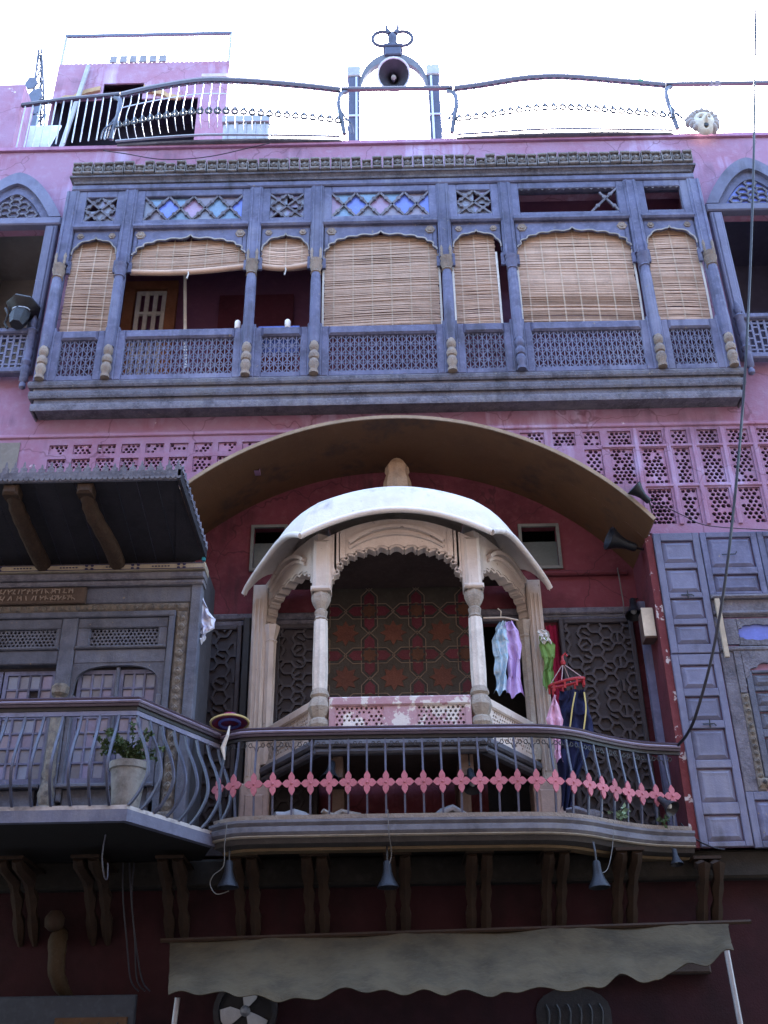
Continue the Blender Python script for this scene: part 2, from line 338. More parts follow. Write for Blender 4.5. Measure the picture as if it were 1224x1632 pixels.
# ------------------------------------------------------------------ the haveli itself
H = thing('haveli_building', 'pink plastered old town house front with vaulted recess and pierced screens', 'building', (0, 0, 0))
ACX, ACZ, AR = .062, 5.826, 4.335
def arcz(x): return ACZ + math.sqrt(max(.01, AR*AR-(x-ACX)**2))
RX0, RX1 = -3.1, 3.52
# pierced screen panels
screens = []
cols_r = [(1.93, 2.28), (2.40, 2.73), (2.84, 3.09), (3.20, 3.54), (3.66, 3.99), (4.12, 4.35), (4.50, 4.80), (4.93, 5.24), (5.37, 5.66)]
for a, b in cols_r:
    screens.append((a, b, 10.0, 10.24, .07, .02))
    if b > 2.9: screens.append((a, b, 9.34, 9.93, .07, .02))
    if b > 3.6: screens.append((a, b, 8.68, 9.25, .07, .02))
for i in range(9):
    a = -4.93+i*.352
    screens.append((a, a+.27, 10.02, 10.18, .062, .15 if i < 4 else .3)); screens.append((a, a+.27, 9.68, 9.94, .062, .12))
BAY = (-5.0, 5.0, 11.1, 15.0)
WL = (-6.75, -5.52, 11.5, 14.45); WR = (5.56, 6.85, 11.5, 14.45)
m = M()
wall_columns(m, -7.8, 7.8, 4.3, 16.28, 0, [BAY, WL, WR] + [s[:4] for s in screens if s[3] > arcz(min(max((s[0]+s[1])/2, RX0), RX1)) or s[0] > RX1 or s[1] < RX0], .14, (RX0, RX1, arcz))
# cut the recess below the arch: columns above already start at the arch; below it nothing is drawn
m.build('wall', PINK, H)
m = M(); m.box(-7.8, 7.8, -.05, .3, 16.285, 16.36)
m.build('coping', mk('stained_coping', (.34, .17, .28), dark=(.2, .1, .16), streak=(.45, .35, .45), rough=.9), H)
for a, b, c, d, pt, bl in screens:
    if a < RX1 and b > RX0 and d < arcz((a+b)/2): continue
    m = M(); jaali(m, a+.004, b-.004, c+.004, d-.004, .025, .06, pt, .93, bl+.02); m.build('pierced_screen', PINK, H)
# slightly raised fillet bands between the screens on the right
m = M()
for z in (9.965, 9.295): m.cbox(3.1 if z > 9.9 else 3.62, 5.8, -.022, -.002, z-.022, z+.022, .008)
for (a, b), (c, d) in zip(cols_r, cols_r[1:]):
    x = (b+c)/2
    if x > 3.5: m.cbox(x-.03, x+.03, -.026, -.002, 8.66, 10.27, .008)
m.build('screen_fillet', PINK, H)
m = M(); m.cbox(-7.8, 7.8, -.03, -.002, 10.3, 10.36, .012); m.build('string_course', PINK, H)
# weathered tide mark where the lower left plaster steps back, plus the recessed dark vent
m = M(); m.box(-6.6, -5.36, -.012, -.003, 9.3, 10.23); m.build('plaster_patch', mk('grey_green_render', (.20, .18, .16), rough=.9), H)
# rooms behind the openings
def room(x0, x1, y0, y1, z0, z1, mat, name):
    q = M(); q.add([(x0, y0, z0), (x1, y0, z0), (x1, y1, z0), (x0, y1, z0), (x0, y0, z1), (x1, y0, z1), (x1, y1, z1), (x0, y1, z1)], [(0, 1, 2, 3), (4, 7, 6, 5), (3, 2, 6, 7), (0, 3, 7, 4), (1, 5, 6, 2)])
    return q.build(name, mat, H)
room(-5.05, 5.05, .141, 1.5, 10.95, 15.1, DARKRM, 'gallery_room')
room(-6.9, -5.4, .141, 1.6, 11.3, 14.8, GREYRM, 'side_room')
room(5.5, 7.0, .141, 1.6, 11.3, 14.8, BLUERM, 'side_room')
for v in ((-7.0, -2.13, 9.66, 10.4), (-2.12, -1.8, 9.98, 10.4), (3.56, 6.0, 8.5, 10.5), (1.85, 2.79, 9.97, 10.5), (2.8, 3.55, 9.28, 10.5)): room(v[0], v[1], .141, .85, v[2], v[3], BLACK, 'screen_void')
# inner back window of the gallery room with orange frame
fx0, fz0 = at(192, 530, 1.46); fx1, fz1 = at(270, 462, 1.46)
m = M(); 
for q in ((fx0, fx0+.18, 12.0-.6, fz1), (fx1-.02, fx1+.16, 11.4, fz1), (fx0, fx1+.16, fz1-.02, fz1+.16)): m.box(q[0], q[1], 1.4, 1.49, q[2], q[3])
iw = m.build('inner_window', mk('orange_wood', (.30, .13, .07), rough=.7), H)
m = M(); ww = mk('white_window_paint', (.75, .72, .66), rough=.6)
xa, xb = fx0+.26, fx1-.06; za, zb = 11.5, fz1-.12
for i in range(4): x = xa+(xb-xa)*i/3; m.box(x-.035, x+.035, 1.39, 1.44, za, zb)
for i in range(7): z = za+(zb-za)*i/6; m.box(xa-.035, xb+.035, 1.385, 1.435, z-.03, z+.03)
m.build('window_bars', ww, iw)
m = M(); m.box(-2.9, -1.6, 1.42, 1.48, 11, 14.2); m.build('red_panel', mk('inner_red_paint', (.12, .03, .05), rough=.8), H)

# vaulted recess
a0 = math.acos((RX1+.0-ACX)/AR); a1 = math.acos((RX0-ACX)/AR)
def vault(y, rad): return [(ACX+rad*math.cos(a0+(a1-a0)*i/56), y, ACZ+rad*math.sin(a0+(a1-a0)*i/56)) for i in range(57)]
m = M()
A, B, C_, D_ = vault(-.55, AR), vault(.92, AR), vault(-.55, AR+.04), vault(-.02, AR+.04)
for i in range(56):
    m.add([A[i], A[i+1], B[i+1], B[i]], [(0, 1, 2, 3)]); m.add([C_[i], D_[i], D_[i+1], C_[i+1]], [(0, 1, 2, 3)])
m.add([A[0], B[0], D_[0], C_[0]], [(0, 1, 2, 3)])
m.build('vault_canopy', BROWN, H, smooth=30)
m = M(); E_, F_ = vault(-.565, AR-.004), vault(-.565, AR+.045); E2, F2 = vault(-.545, AR-.004), vault(-.545, AR+.045)
for i in range(56):
    m.add([E_[i], E_[i+1], F_[i+1], F_[i]], [(0, 1, 2, 3)]); m.add([E_[i], E2[i], E2[i+1], E_[i+1]], [(0, 1, 2, 3)]); m.add([F_[i], F_[i+1], F2[i+1], F2[i]], [(0, 1, 2, 3)])
m.build('vault_rim', RIM, H)
# back wall of the recess with one open doorway and two ventilators
DOOR = (1.22, 2.05, 4.46, 7.62)
V1 = (-2.0, -1.55, 8.55, 9.22); V2 = (1.95, 2.46, 8.5, 9.15)
m = M(); wall_columns(m, RX0-.3, RX1+.05, 4.3, 10.3, .9, [DOOR, V1, V2], .12); m.build('recess_wall', RED, H)
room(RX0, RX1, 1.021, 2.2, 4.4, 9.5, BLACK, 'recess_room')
for v in (V1, V2):
    m = M(); t = .045
    m.box(v[0]-t, v[1]+t, .86, .9-.002, v[3], v[3]+t); m.box(v[0]-t, v[1]+t, .86, .898, v[2]-t, v[2]); m.box(v[0]-t, v[0], .86, .898, v[2], v[3]); m.box(v[1], v[1]+t, .86, .898, v[2], v[3])
    vo = m.build('ventilator', mk('green_grey_frame', (.16, .17, .16), rough=.7), H)
    m = M(); m.box(v[0], v[1], .93, .94, v[2], (v[2]+v[3])/2+.1); m.build('pane', glass('dusty_pane', (.09, .11, .11)), vo)
# return walls
for xa, xb, za in ((RX1, RX1+.1, arcz(RX1)+.1), (RX0-.1, RX0, arcz(RX0)+.1)):
    m = M(); m.box(xa, xb, .0, .93, 4.3, za); m.build('return_wall', RED, H)
m = M(); m.box(RX1-.012, RX1+.085, -.03, .012, 4.3, 8.5); m.build('peeling_wall_edge', REDEDGE, H)
m = M(); m.box(RX1-.1, RX1-.003, .52, .62, 4.45, 7.75); m.build('door_jamb', SLATE, H)
m = M(); pass
for xa, xb in ((RX0, -.96), (1.2, RX1-.1)):
    m = M(); m.cbox(xa, xb, .78, .897, 7.70, 7.80, .02); m.cbox(xa, xb, .81, .896, 7.62, 7.699, .01); m.build('lintel', DKWOOD, H)
m = M(); m.cbox(2.1, RX1-.1, .81, .896, 8.33, 8.40, .02); m.build('picture_ledge', RED, H)
# carved doors in the recess
def carved_door(x0, x1, z0, z1, y, label, rr):
    d = thing('carved_door', label, 'door', ((x0+x1)/2, y, z0))
    q = M(); q.box(x0, x1, y, y+.05, z0, z1); q.build('leaf', CARVED, d)
    q = M(); f = .07
    for b in ((x0, x0+f, z0, z1), (x1-f, x1, z0, z1)): q.cbox(b[0], b[1], y-.05, y-.001, b[2], b[3])
    q.cbox(x0+f, x1-f, y-.05, y-.001, z1-f, z1); q.cbox(x0+f, x1-f, y-.05, y-.001, z0, z0+f*2); q.build('frame', CARVEDR, d)
    q = M(); strapwork(q, x0+f, x1-f, z0+f*2, z1-f, y-.035, y-.001, rr, .034); q.build('strapwork', CARVEDR, d)
    return d
carved_door(-3.05, -2.08, 4.46, 7.61, .80, 'dark carved door with star strapwork left of the white pavilion, beside the timber bay', .19)
carved_door(-1.62, -.98, 4.46, 7.61, .80, 'narrow dark carved door seen through the left side arch of the white pavilion', .17)
carved_door(2.34, 3.38, 4.46, 7.61, .80, 'dark carved door with star strapwork behind the hanging clothes on the right', .17)
m = M(); m.cbox(-2.06, -1.96, .7, .86, 4.46, 7.7); m.build('door_post', BLACK, H)
m = M(); m.sheet(lambda u, v: (2.17+.16*u, .84+.02*math.sin(u*14), 5.6+1.95*v), 10, 6, (0, .01, 0))
tag(m.build('curtain', mk('crimson_cloth', (.30, .01, .05), rough=.9)), 'narrow crimson curtain beside the right hand carved door', 'curtain')

# star tile painting on the recess wall, built of pieces
T = .67; tx, tz, ty = .03, 6.83, .898
tile = thing('star_tile_panel', 'wall panel of orange stars and red arrow tiles behind the white pavilion', 'wall panel', (.1, ty, 5.5))
X0, X1, Z0, Z1 = -.93, 1.17, 5.5, 8.3
m = M(); m.box(X0, X1, ty-.02, ty-.001, Z0, Z1); m.build('ground_tile', mk('olive_tile', (.05, .042, .034), dark=(.03, .025, .02), rough=.6, scale=4), tile)
ORANGE = mk('orange_tile', (.115, .038, .024), dark=(.06, .02, .014), rough=.55, scale=5); CRIM = mk('crimson_tile', (.105, .016, .028), rough=.5, scale=5); PALE = mk('pale_tile_line', (.20, .15, .11), rough=.6, bump=0)
def star(cx, cz, r1, r2, n=8): return [(cx+(r1 if k % 2 == 0 else r2)*math.cos(math.pi*k/n+math.pi/n*0), cz+(r1 if k % 2 == 0 else r2)*math.sin(math.pi*k/n)) for k in range(2*n)]
lines, blk = M(), M()
for i in range(-2, 3):
    for j in range(-2, 3):
        cx, cz = tx+i*T, tz+j*T
        if X0+.19 < cx < X1-.19 and Z0+.19 < cz < Z1-.19:
            q = M(); q.fan(star(cx, cz, .19, .115), ty-.03, ty-.021); q.build('star_tile', ORANGE, tile)
        cx, cz = cx+T/2, cz+T/2
        if X0+.07 < cx < X1-.07 and Z0+.07 < cz < Z1-.07:
            q = M(); q.fan(star(cx, cz, .105, .075), ty-.03, ty-.021); q.build('small_star_tile', mk('brown_tile', (.10, .04, .022), rough=.6), tile)
        for k in range(4):
            ca, sa = round(math.cos(k*math.pi/2)), round(math.sin(k*math.pi/2))
            P2 = lambda u, v: (cx+ca*u-sa*v, cz+sa*u+ca*v)
            hexa = [P2(.125, .0), P2(.10, .07), P2(.225, .07), P2(.295, 0), P2(.225, -.07), P2(.10, -.07)]
            if all(X0 < p[0] < X1 and Z0 < p[1] < Z1 for p in hexa):
                q = M(); q.fan(hexa, ty-.028, ty-.021); q.build('arrow_tile', CRIM, tile)
            for sgn in (1, -1):
                for off, mm, wd in ((.115, lines, .013), (.093, blk, .014)):
                    for s_ in ((P2(0, sgn*off), P2(.235+(.115-off)*-.3, sgn*off)), (P2(.235+(.115-off)*-.3, sgn*off), P2(.335+.02*(off > .1), 0))):
                        c2 = clip(*s_, X0, X1, Z0, Z1)
                        if c2: mm.bar(*c2, wd, ty-(.026 if mm is lines else .0245), ty-.021)
lines.build('pale_line', PALE, tile)['kind'] = 'stuff'; blk.build('dark_line', BLACK, tile)['kind'] = 'stuff'

# ground floor behind the awning
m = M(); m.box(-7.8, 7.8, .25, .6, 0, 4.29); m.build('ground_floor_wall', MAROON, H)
m = M(); m.cbox(-7.8, 7.8, .06, .249, 3.97, 4.29, .03); m.build('stone_band', mk('shaded_stone_band', (.026, .023, .02), dark=(.008, .007, .007), rough=.95, scale=1.5), H)  # stone colour lowered to hold the shade below the balconies
m = M(); m.add([(-7.8, .6, 0), (7.8, .6, 0), (7.8, 9, 0), (-7.8, 9, 0), (-7.8, .6, 16.3), (7.8, .6, 16.3), (7.8, 9, 16.3), (-7.8, 9, 16.3)], [(0, 4, 7, 3), (1, 2, 6, 5), (2, 3, 7, 6)])
m.add([(-7.8, .0, 16.281), (7.8, .0, 16.281), (7.8, 9, 16.281), (-7.8, 9, 16.281)], [(0, 1, 2, 3)]); m.add([(-7.8, 0, 4.3), (-7.8, .6, 4.3), (-7.8, .6, 16.28), (-7.8, 0, 16.28)], [(0, 1, 2, 3)]); m.add([(7.8, 0, 4.3), (7.8, .6, 4.3), (7.8, .6, 16.28), (7.8, 0, 16.28)], [(0, 1, 2, 3)])
m.build('rear_walls', PINK, H)

# ------------------------------------------------------------------ upper wooden gallery
W = thing('wooden_gallery', 'long slate blue timber gallery of seven arched bays on the upper floor', 'gallery', (0, -.35, 10.6))
PX = [-5.12, -4.15, -2.08, -1.07, .98, 2.0, 4.07, 5.12]
YF = -.35
# base mouldings
for z0, z1, o in ((10.60, 10.72, .03), (10.725, 10.80, .01), (10.805, 10.93, .055), (10.935, 10.985, .025), (10.99, 11.10, .07)):
    m = M(); e = o*.9
    prof = [(0, z0), (o*.8, z0), (o, z0+(z1-z0)*.3), (o, z0+(z1-z0)*.75), (o*.85, z1), (0, z1)]
    m.sweep([(-5.15-e, 0-.002), (-5.15-e, YF+.09), (5.15+e, YF+.09), (5.15+e, -.002)], prof); m.build('base_moulding', DKWOOD, W)
m = M(); m.box(-5.15, 5.15, -.26, -.01, 10.62, 11.12); m.build('base_beam', DKWOOD, W)
TURN = [(.085, 11.12), (.085, 11.17), (.06, 11.18), (.07, 11.22), (.1, 11.30), (.075, 11.37), (.06, 11.385), (.085, 11.40), (.1, 11.45), (.085, 11.50), (.06, 11.52), (.055, 11.54), (.085, 11.58), (.09, 11.64), (.06, 11.71), (.05, 11.72)]
CAP = [(.06, 13.06), (.09, 13.08), (.07, 13.11), (.095, 13.2), (.105, 13.24), (.07, 13.26), (.09, 13.3), (.1, 13.34), (.06, 13.36)]
for i, x in enumerate(PX):
    m = M(); hw = .11
    m.cbox(x-hw, x+hw, YF+.04, -.16, 11.12, 12.12, .02); m.box(x-hw*.55, x+hw*.55, YF+.08, -.18, 12.1, 13.5); m.cbox(x-hw*.95, x+hw*.95, YF+.03, -.16, 13.4, 15.0, .015)
    for s in (-1, 1): m.cbox(x+s*hw*.55-.012, x+s*hw*.55+.012, YF+.008, YF+.03, 13.42, 14.98, .006)
    p = m.build('post', SLATE, W)
    m = M(); m.lathe((x, YF+.02, 0), [(.07, 11.70), (.085, 12.0), (.08, 12.9), (.068, 13.08)], 10); m.build('shaft', SLATE, p, smooth=35)
    m = M(); m.lathe((x, YF+.0, 0), [(r_*.82, z_) for r_, z_ in TURN], 10); m.build('turned_base', TAN if i not in (5,) else SLATE, p, smooth=35)
    m = M(); m.lathe((x, YF+.02, 0), CAP, 10)
    for s in (-1, 1): m.lathe((x+s*.07, YF+.0, 0), [(.012, 13.36), (.026, 13.42), (.018, 13.47), (.028, 13.53), (.008, 13.6)], 6)
    m.build('capital', TAN if i in (0, 2, 3, 4, 7) else SLATE, p, smooth=35)
BW = [(PX[i]+.1, PX[i+1]-.1) for i in range(7)]
GL = random.Random(3)
def lattice_panel(x0, x1, z0, z1, y0, y1, parent):
    q = M(); k = max(4, round((x1-x0)/.066)); pw = (x1-x0)/k
    for i in range(k+1): q.box(x0+i*pw-.007, x0+i*pw+.007, y0, y1, z0, z1)
    rows = 8; ph = (z1-z0)/rows
    for r in range(rows+1):
        z = z0+r*ph
        if r % 2 == 0: q.box(x0, x1, y0+.006, y1-.002, z-.006, z+.006)
    for i in range(k):
        for r in range(rows):
            a, b = x0+i*pw, x0+(i+1)*pw; c, d = z0+r*ph, z0+(r+1)*ph
            q.bar(((a, c), (b, d))[0] if (i+r) % 2 else (a, d), (b, d) if (i+r) % 2 else (b, c), .012, y0+.004, y1)
    o = q.build('lattice', SLATE2, parent); o['kind'] = 'stuff'; return o
for i, (x0, x1) in enumerate(BW):
    wide = i in (1, 3, 5)
    # balustrade panel
    m = M(); m.cbox(x0-.0, x0+.11, YF+.055, -.2, 11.12, 12.06, .015); m.cbox(x1-.11, x1, YF+.055, -.2, 11.12, 12.06, .015)
    m.cbox(x0+.11, x1-.11, YF+.06, -.2, 11.12, 11.22, .012); m.cbox(x0+.11, x1-.11, YF+.03, -.2, 11.88, 12.05, .03)
    bp = m.build('balustrade_frame', SLATE, W)
    lattice_panel(x0+.11, x1-.11, 11.22, 11.88, YF+.08, YF+.10, bp)
    # arch
    m = M(); zc, zs = (13.96, 13.45) if wide else (13.95, 13.5)
    pts = cusp_arch(x0+.02, x1-.02, zs, zc, 11 if wide else 5, .055 if wide else .05)
    mid = len(pts)//2; pts[mid] = (pts[mid][0], pts[mid][1]+.05)
    m.spandrel(pts, 14.14, YF+.09, YF+.13); m.box(x0-.01, x0+.045, YF+.085, YF+.13, 13.25, zs); m.box(x1-.045, x1+.01, YF+.085, YF+.13, 13.25, zs)
    ar = m.build('arch', SLATE, W)
    m = M()
    for a, b in zip(pts[3:-3], pts[4:-3]): m.bar(a, b, .022, YF+.075, YF+.089)
    m.build('arch_edge', mk('worn_edge_paint', (.30, .28, .27), rough=.8), ar)
    for s, x in ((0, x0+.13), (1, x1-.13)):
        r = .085 if wide else .06
        q = M(); q.lathe((x, YF+.089, 14.02), [(r, 0), (r*.92, .018), (r*.55, .012), (r*.35, .028), (.005, .03)], 12, (0, -1, 0), .12); q.build('rosette', TAN, ar)
    # beam above the arch
    m = M(); m.sweep([(x0+.005, YF+.1), (x1-.005, YF+.1)], [(0, 14.14), (.06, 14.14), (.085, 14.17), (.085, 14.2), (.05, 14.225), (.05, 14.26), (0, 14.26)]); m.build('transom_beam', SLATE, W)
    # transom light
    z0, z1 = 14.34, 14.86; a, b = x0+.13, x1-.13
    m = M(); m.cbox(x0-.01, a, YF+.06, -.2, 14.26, 15.0, .012); m.cbox(b, x1+.01, YF+.06, -.2, 14.26, 15.0, .012); m.cbox(a, b, YF+.06, -.2, 14.26, z0, .012); m.cbox(a, b, YF+.06, -.2, z1, 15.0, .012)
    tr = m.build('transom_frame', SLATE, W)
    nd = 4 if wide else 2
    cw = (b-a)/nd; cz = (z0+z1)/2; hh = (z1-z0)/2
    segs = []
    for k in range(nd):
        c0 = a+k*cw
        if wide: segs += [((c0, z0), (c0+cw, z1)), ((c0, z1), (c0+cw, z0))]
    if not wide:
        segs = [((a, z0), (b, z1)), ((a, z1), (b, z0)), ((a, cz), (a+cw, z1)), ((a+cw, z0), (b, cz)), ((a, cz), (a+cw, z0)), ((a+cw, z1), (b, cz))]
    if i == 5: segs = [((b-.45, z0), (b, z1-.02)), ((b-.28, z1-.1), (b, z0+.02))]
    if i == 6: segs = []
    q = M()
    for s in segs:
        q.bar(*s, .034, YF+.07, YF+.10)
        for t in (.25, .75):
            p = (s[0][0]+(s[1][0]-s[0][0])*t, s[0][1]+(s[1][1]-s[0][1])*t); q.fan([(p[0]+.038*math.cos(k*math.pi/3), p[1]+.038*math.sin(k*math.pi/3)) for k in range(6)], YF+.066, YF+.10)
    if segs: q.build('lattice_bar', DKWOOD, tr)
    q = M()
    for k in range(14 if wide else 6):
        x = a+(b-a)*(k+.5)/(14 if wide else 6); q.fan([(x-.03, z1), (x, z1-.03*GL.uniform(.3, 1)), (x+.03, z1)], YF+.075, YF+.09)
    if i >= 5: q.build('broken_edge', DKWOOD, tr)
    # panes
    def pane(poly, colr, tilt=0):
        qq = M(); cxp = sum(p[0] for p in poly)/len(poly); yo = YF+.112+GL.uniform(-.004, .004)
        qq.tf = lambda x, y, z: (x, y+(z-cz)*tilt+(x-cxp)*GL.choice((0, 0))*0, z)
        qq.prism(poly, yo, yo+.008); qq.build('pane', G[colr], tr)
    if wide and i != 5:
        names = ['grey', 'teal', 'pink', 'blue', 'violet', 'mauve', 'teal', 'blue'] if i == 1 else ['pink', 'teal', 'pink', 'blue', 'grey', 'pink', 'teal', 'blue']
        full = ['blue', 'pink', 'teal'] if i == 1 else ['blue', 'pink', 'blue']
        for k in range(nd+1):
            c0 = a+k*cw
            if 0 < k < nd: pane([(c0-cw/2, cz), (c0, z0), (c0+cw/2, cz), (c0, z1)], full[(k-1) % 3] if k != 2 else ('pink' if i == 1 else 'pink'), GL.uniform(-.06, .06))
            elif k == 0: pane([(c0, z0), (c0+cw/2, cz), (c0, z1)], names[0])
            else: pane([(c0, z0), (c0, z1), (c0-cw/2, cz)], names[7])
            if k < nd:
                pane([(c0, z0), (c0+cw, z0), (c0+cw/2, cz)], GL.choice(('mauve', 'teal', 'grey')), GL.uniform(-.05, .05)); pane([(c0, z1), (c0+cw/2, cz), (c0+cw, z1)], GL.choice(('teal', 'mauve', 'teal')), GL.uniform(-.05, .05))
    elif not wide and i != 6:
        for kx in range(2):
            for kz in range(2):
                c0, d0 = a+kx*cw, z0+kz*hh; mx_, mz_ = c0+cw/2, d0+hh/2
                for t, poly in enumerate(([(c0, d0), (c0+cw, d0), (mx_, mz_)], [(c0+cw, d0), (c0+cw, d0+hh), (mx_, mz_)], [(c0+cw, d0+hh), (c0, d0+hh), (mx_, mz_)], [(c0, d0+hh), (c0, d0), (mx_, mz_)])):
                    if GL.random() < (.3 if i != 2 else .18): continue
                    pane(poly, 'grey' if GL.random() < .8 else 'violet', GL.uniform(-.04, .04))
# top beam, cornice shelf and the row of carved blocks
m = M(); m.cbox(-5.15, 5.15, YF+.02, -.01, 15.0, 15.12, .02); m.build('head_beam', SLATE, W)
m = M(); m.sweep([(-5.06, -.003), (-5.06, YF+.05), (5.06, YF+.05), (5.06, -.003)], [(0, 15.121), (.05, 15.121), (.06, 15.16), (.10, 15.2), (.12, 15.2), (.12, 15.24), (.10, 15.25), (0, 15.25)]); m.build('cornice_shelf', DKWOOD, W)
nb = 60; pw = 10.3/nb; proto = None
def carved_block(mm, w_):
    h = w_/2*.9
    mm.box(-h, h, -.03, .06, 0, .25); mm.cbox(-h, h, -.075, -.028, .0, .05, .012); mm.cbox(-h, h, -.085, -.028, .205, .25, .012)
    mm.lathe((0, -.03, .128), [(.066, 0), (.066, .025), (.046, .042), (.04, .03), (.024, .05), (.003, .052)], 8, (0, -1, 0), .15)
    for s in (-1, 1): mm.box(s*h-.012*(s > 0), s*h+.012*(s < 0), -.065, -.028, .05, .205)
for k in range(nb):
    x = -5.15+pw*(k+.5); og = (x, YF-.035, 15.252)
    if proto is None:
        q = M(); q.tf = lambda a, b, c: (a+x, b+og[1], c+og[2]); carved_block(q, pw); proto = q.build('carved_block', BLOCKS, W, og)
    else:
        c = inst(proto, 'carved_block', W, (x, og[1]+random.uniform(-.012, .012), og[2]+random.uniform(-.006, .006)))
        c.rotation_euler = (0, random.uniform(-.03, .03), random.uniform(-.04, .04))
        if random.random() < .1: c.scale.z = random.uniform(.6, .85)
m = M(); m.box(-5.12, 5.12, YF+.06, -.01, 15.255, 15.42); m.build('cornice_back', DKWOOD, W)

# ------------------------------------------------------------------ bamboo blinds
def blind(i, zb, label, dx0=.0, dx1=.0, roll=False, tilt=0, mats=(0, 1, 2), x_off=0):
    x0, x1 = BW[i]; x0 += .02+dx0; x1 -= .02+dx1; y = YF+.20; zt = 14.05
    o = thing('bamboo_blind', label, 'blind', ((x0+x1)/2, y, zb), 'split bamboo blinds in the gallery bays')
    rr = random.Random(i*11+5); n = int((zt-zb)/.0225)
    ms = [M(), M(), M()]; bul = rr.uniform(.02, .05); ph = rr.uniform(0, 6)
    band = 0; cur = 0
    for k in range(n):
        z = zb+k*.0225
        if band <= 0: band = rr.randint(1, 5); cur = rr.choice(mats)
        band -= 1
        t = (z-zb)/(zt-zb); off = rr.uniform(-.006, .006); sag = rr.uniform(-.012, .012)
        def fn(u):
            zz = z+tilt*(u-.5)+sag*math.sin(u*math.pi)+.008*math.sin(u*5+ph)
            if roll: zz += .05*math.sin(u*math.pi*1.1)*-1
            return (x0+(x1-x0)*u+rr.uniform(-.004, .004), y-bul*math.sin(t*math.pi)+off+(.03*math.sin(u*4+ph)*(1-t)), zz)
        e0, e1 = rr.uniform(-.012, .012), rr.uniform(-.012, .012)
        pts = [fn(e0)]+[fn(u/6) for u in range(1, 6)]+[fn(1+e1)]
        ms[cur].tube(pts, rr.uniform(.0095, .0135), 4)
    for k, q in enumerate(ms):
        if q.v: q.build('splints', BAMBOO[k], o)['kind'] = 'stuff'
    q = M(); nt_ = max(3, round((x1-x0)/.28))
    for k in range(nt_):
        u = (k+.5)/nt_
        for r in range(2):
            q.tube([(x0+(x1-x0)*u+r*.012, y-bul*math.sin(t*math.pi)-.02+(.03*math.sin(u*4+ph)*(1-t)), zb+(zt-zb)*t) for t in [j/10 for j in range(11)]], .003, 4)
    q.build('binding_thread', THREAD, o)
    if not roll:
        for s, x in ((0, x0-.012), (1, x1+.012)):
            if rr.random() < .75:
                q = M(); q.sheet(lambda u, v: (x-.016+.032*u, y-.025-bul*math.sin(v*math.pi)+(.03*math.sin(s*4+ph)*(1-v)), zb+(zt-.45-zb)*v), 1, 10, (0, .006, 0)); q.build('edge_tape', EDGE, o)
    else:
        q = M(); q.tube([(x0+(x1-x0)*u/8, y-.035, zb+.02-.05*math.sin(u/8*math.pi*1.1)+tilt*(u/8-.5)) for u in range(9)], .05, 8); q.build('rolled_bottom', BAMBOO[0], o, smooth=50)
        q = M(); xm = x0+(x1-x0)*.5; q.tube([(xm, y-.07, zb), (xm+.02, y-.07, zb-.1), (xm-.0, y-.075, zb-.2)], .012, 5); q.build('pull_cord', EDGE, o)
    return o
blind(0, 12.02, 'fully lowered narrow bamboo blind in the leftmost gallery bay', mats=(1, 2, 1))
blind(1, 13.32, 'wide bamboo blind rolled up high above the open gallery bay', roll=True, tilt=.06, mats=(0, 1))
blind(2, 13.36, 'narrow bamboo blind rolled up high, beside the wide rolled one', roll=True, mats=(0, 1))
blind(3, 11.98, 'wide sagging bamboo blind fully lowered in the middle gallery bay', tilt=.05, mats=(0, 0, 1))
blind(4, 12.0, 'narrow bamboo blind hanging askew with a dark gap at its right', dx1=.1, mats=(0, 1))
blind(5, 12.0, 'wide bamboo blind under the empty broken transom light', tilt=-.03, mats=(0, 1, 2))
blind(6, 12.0, 'narrow lowered bamboo blind in the rightmost gallery bay', mats=(1, 0))
m = M(); x, z = at(288, 432, .6); x2, z2 = at(300, 540, .6); m.tube([(x, .6, z+.9), (x2, .6, z2-.6)], .028, 6)
tag(m.build('wooden_pole', ww), 'pale upright pole standing inside the open gallery bay', 'pole')
for px, lab in ((378, 'small white cup on the gallery rail below the wide rolled blind'), (458, 'white mug on the gallery rail below the narrow rolled blind')):
    x, z = at(px, 520, -.3); m = M(); m.lathe((x, -.27, 12.055), [(.035, 0), (.045, .03), (.045, .13), (.03, .15), (.02, .15)], 10)
    tag(m.build('cup', WHITE, smooth=40), lab, 'cup')
m = M(); x, z = at(420, 510, -.1); m.box(-1.95, -1.32, -.14, -.1, 11.7, 12.2); tag(m.build('blue_board', mk('blue_board_paint', (.10, .14, .42), rough=.6)), 'blue board leaning behind the narrow open gallery bay', 'board')

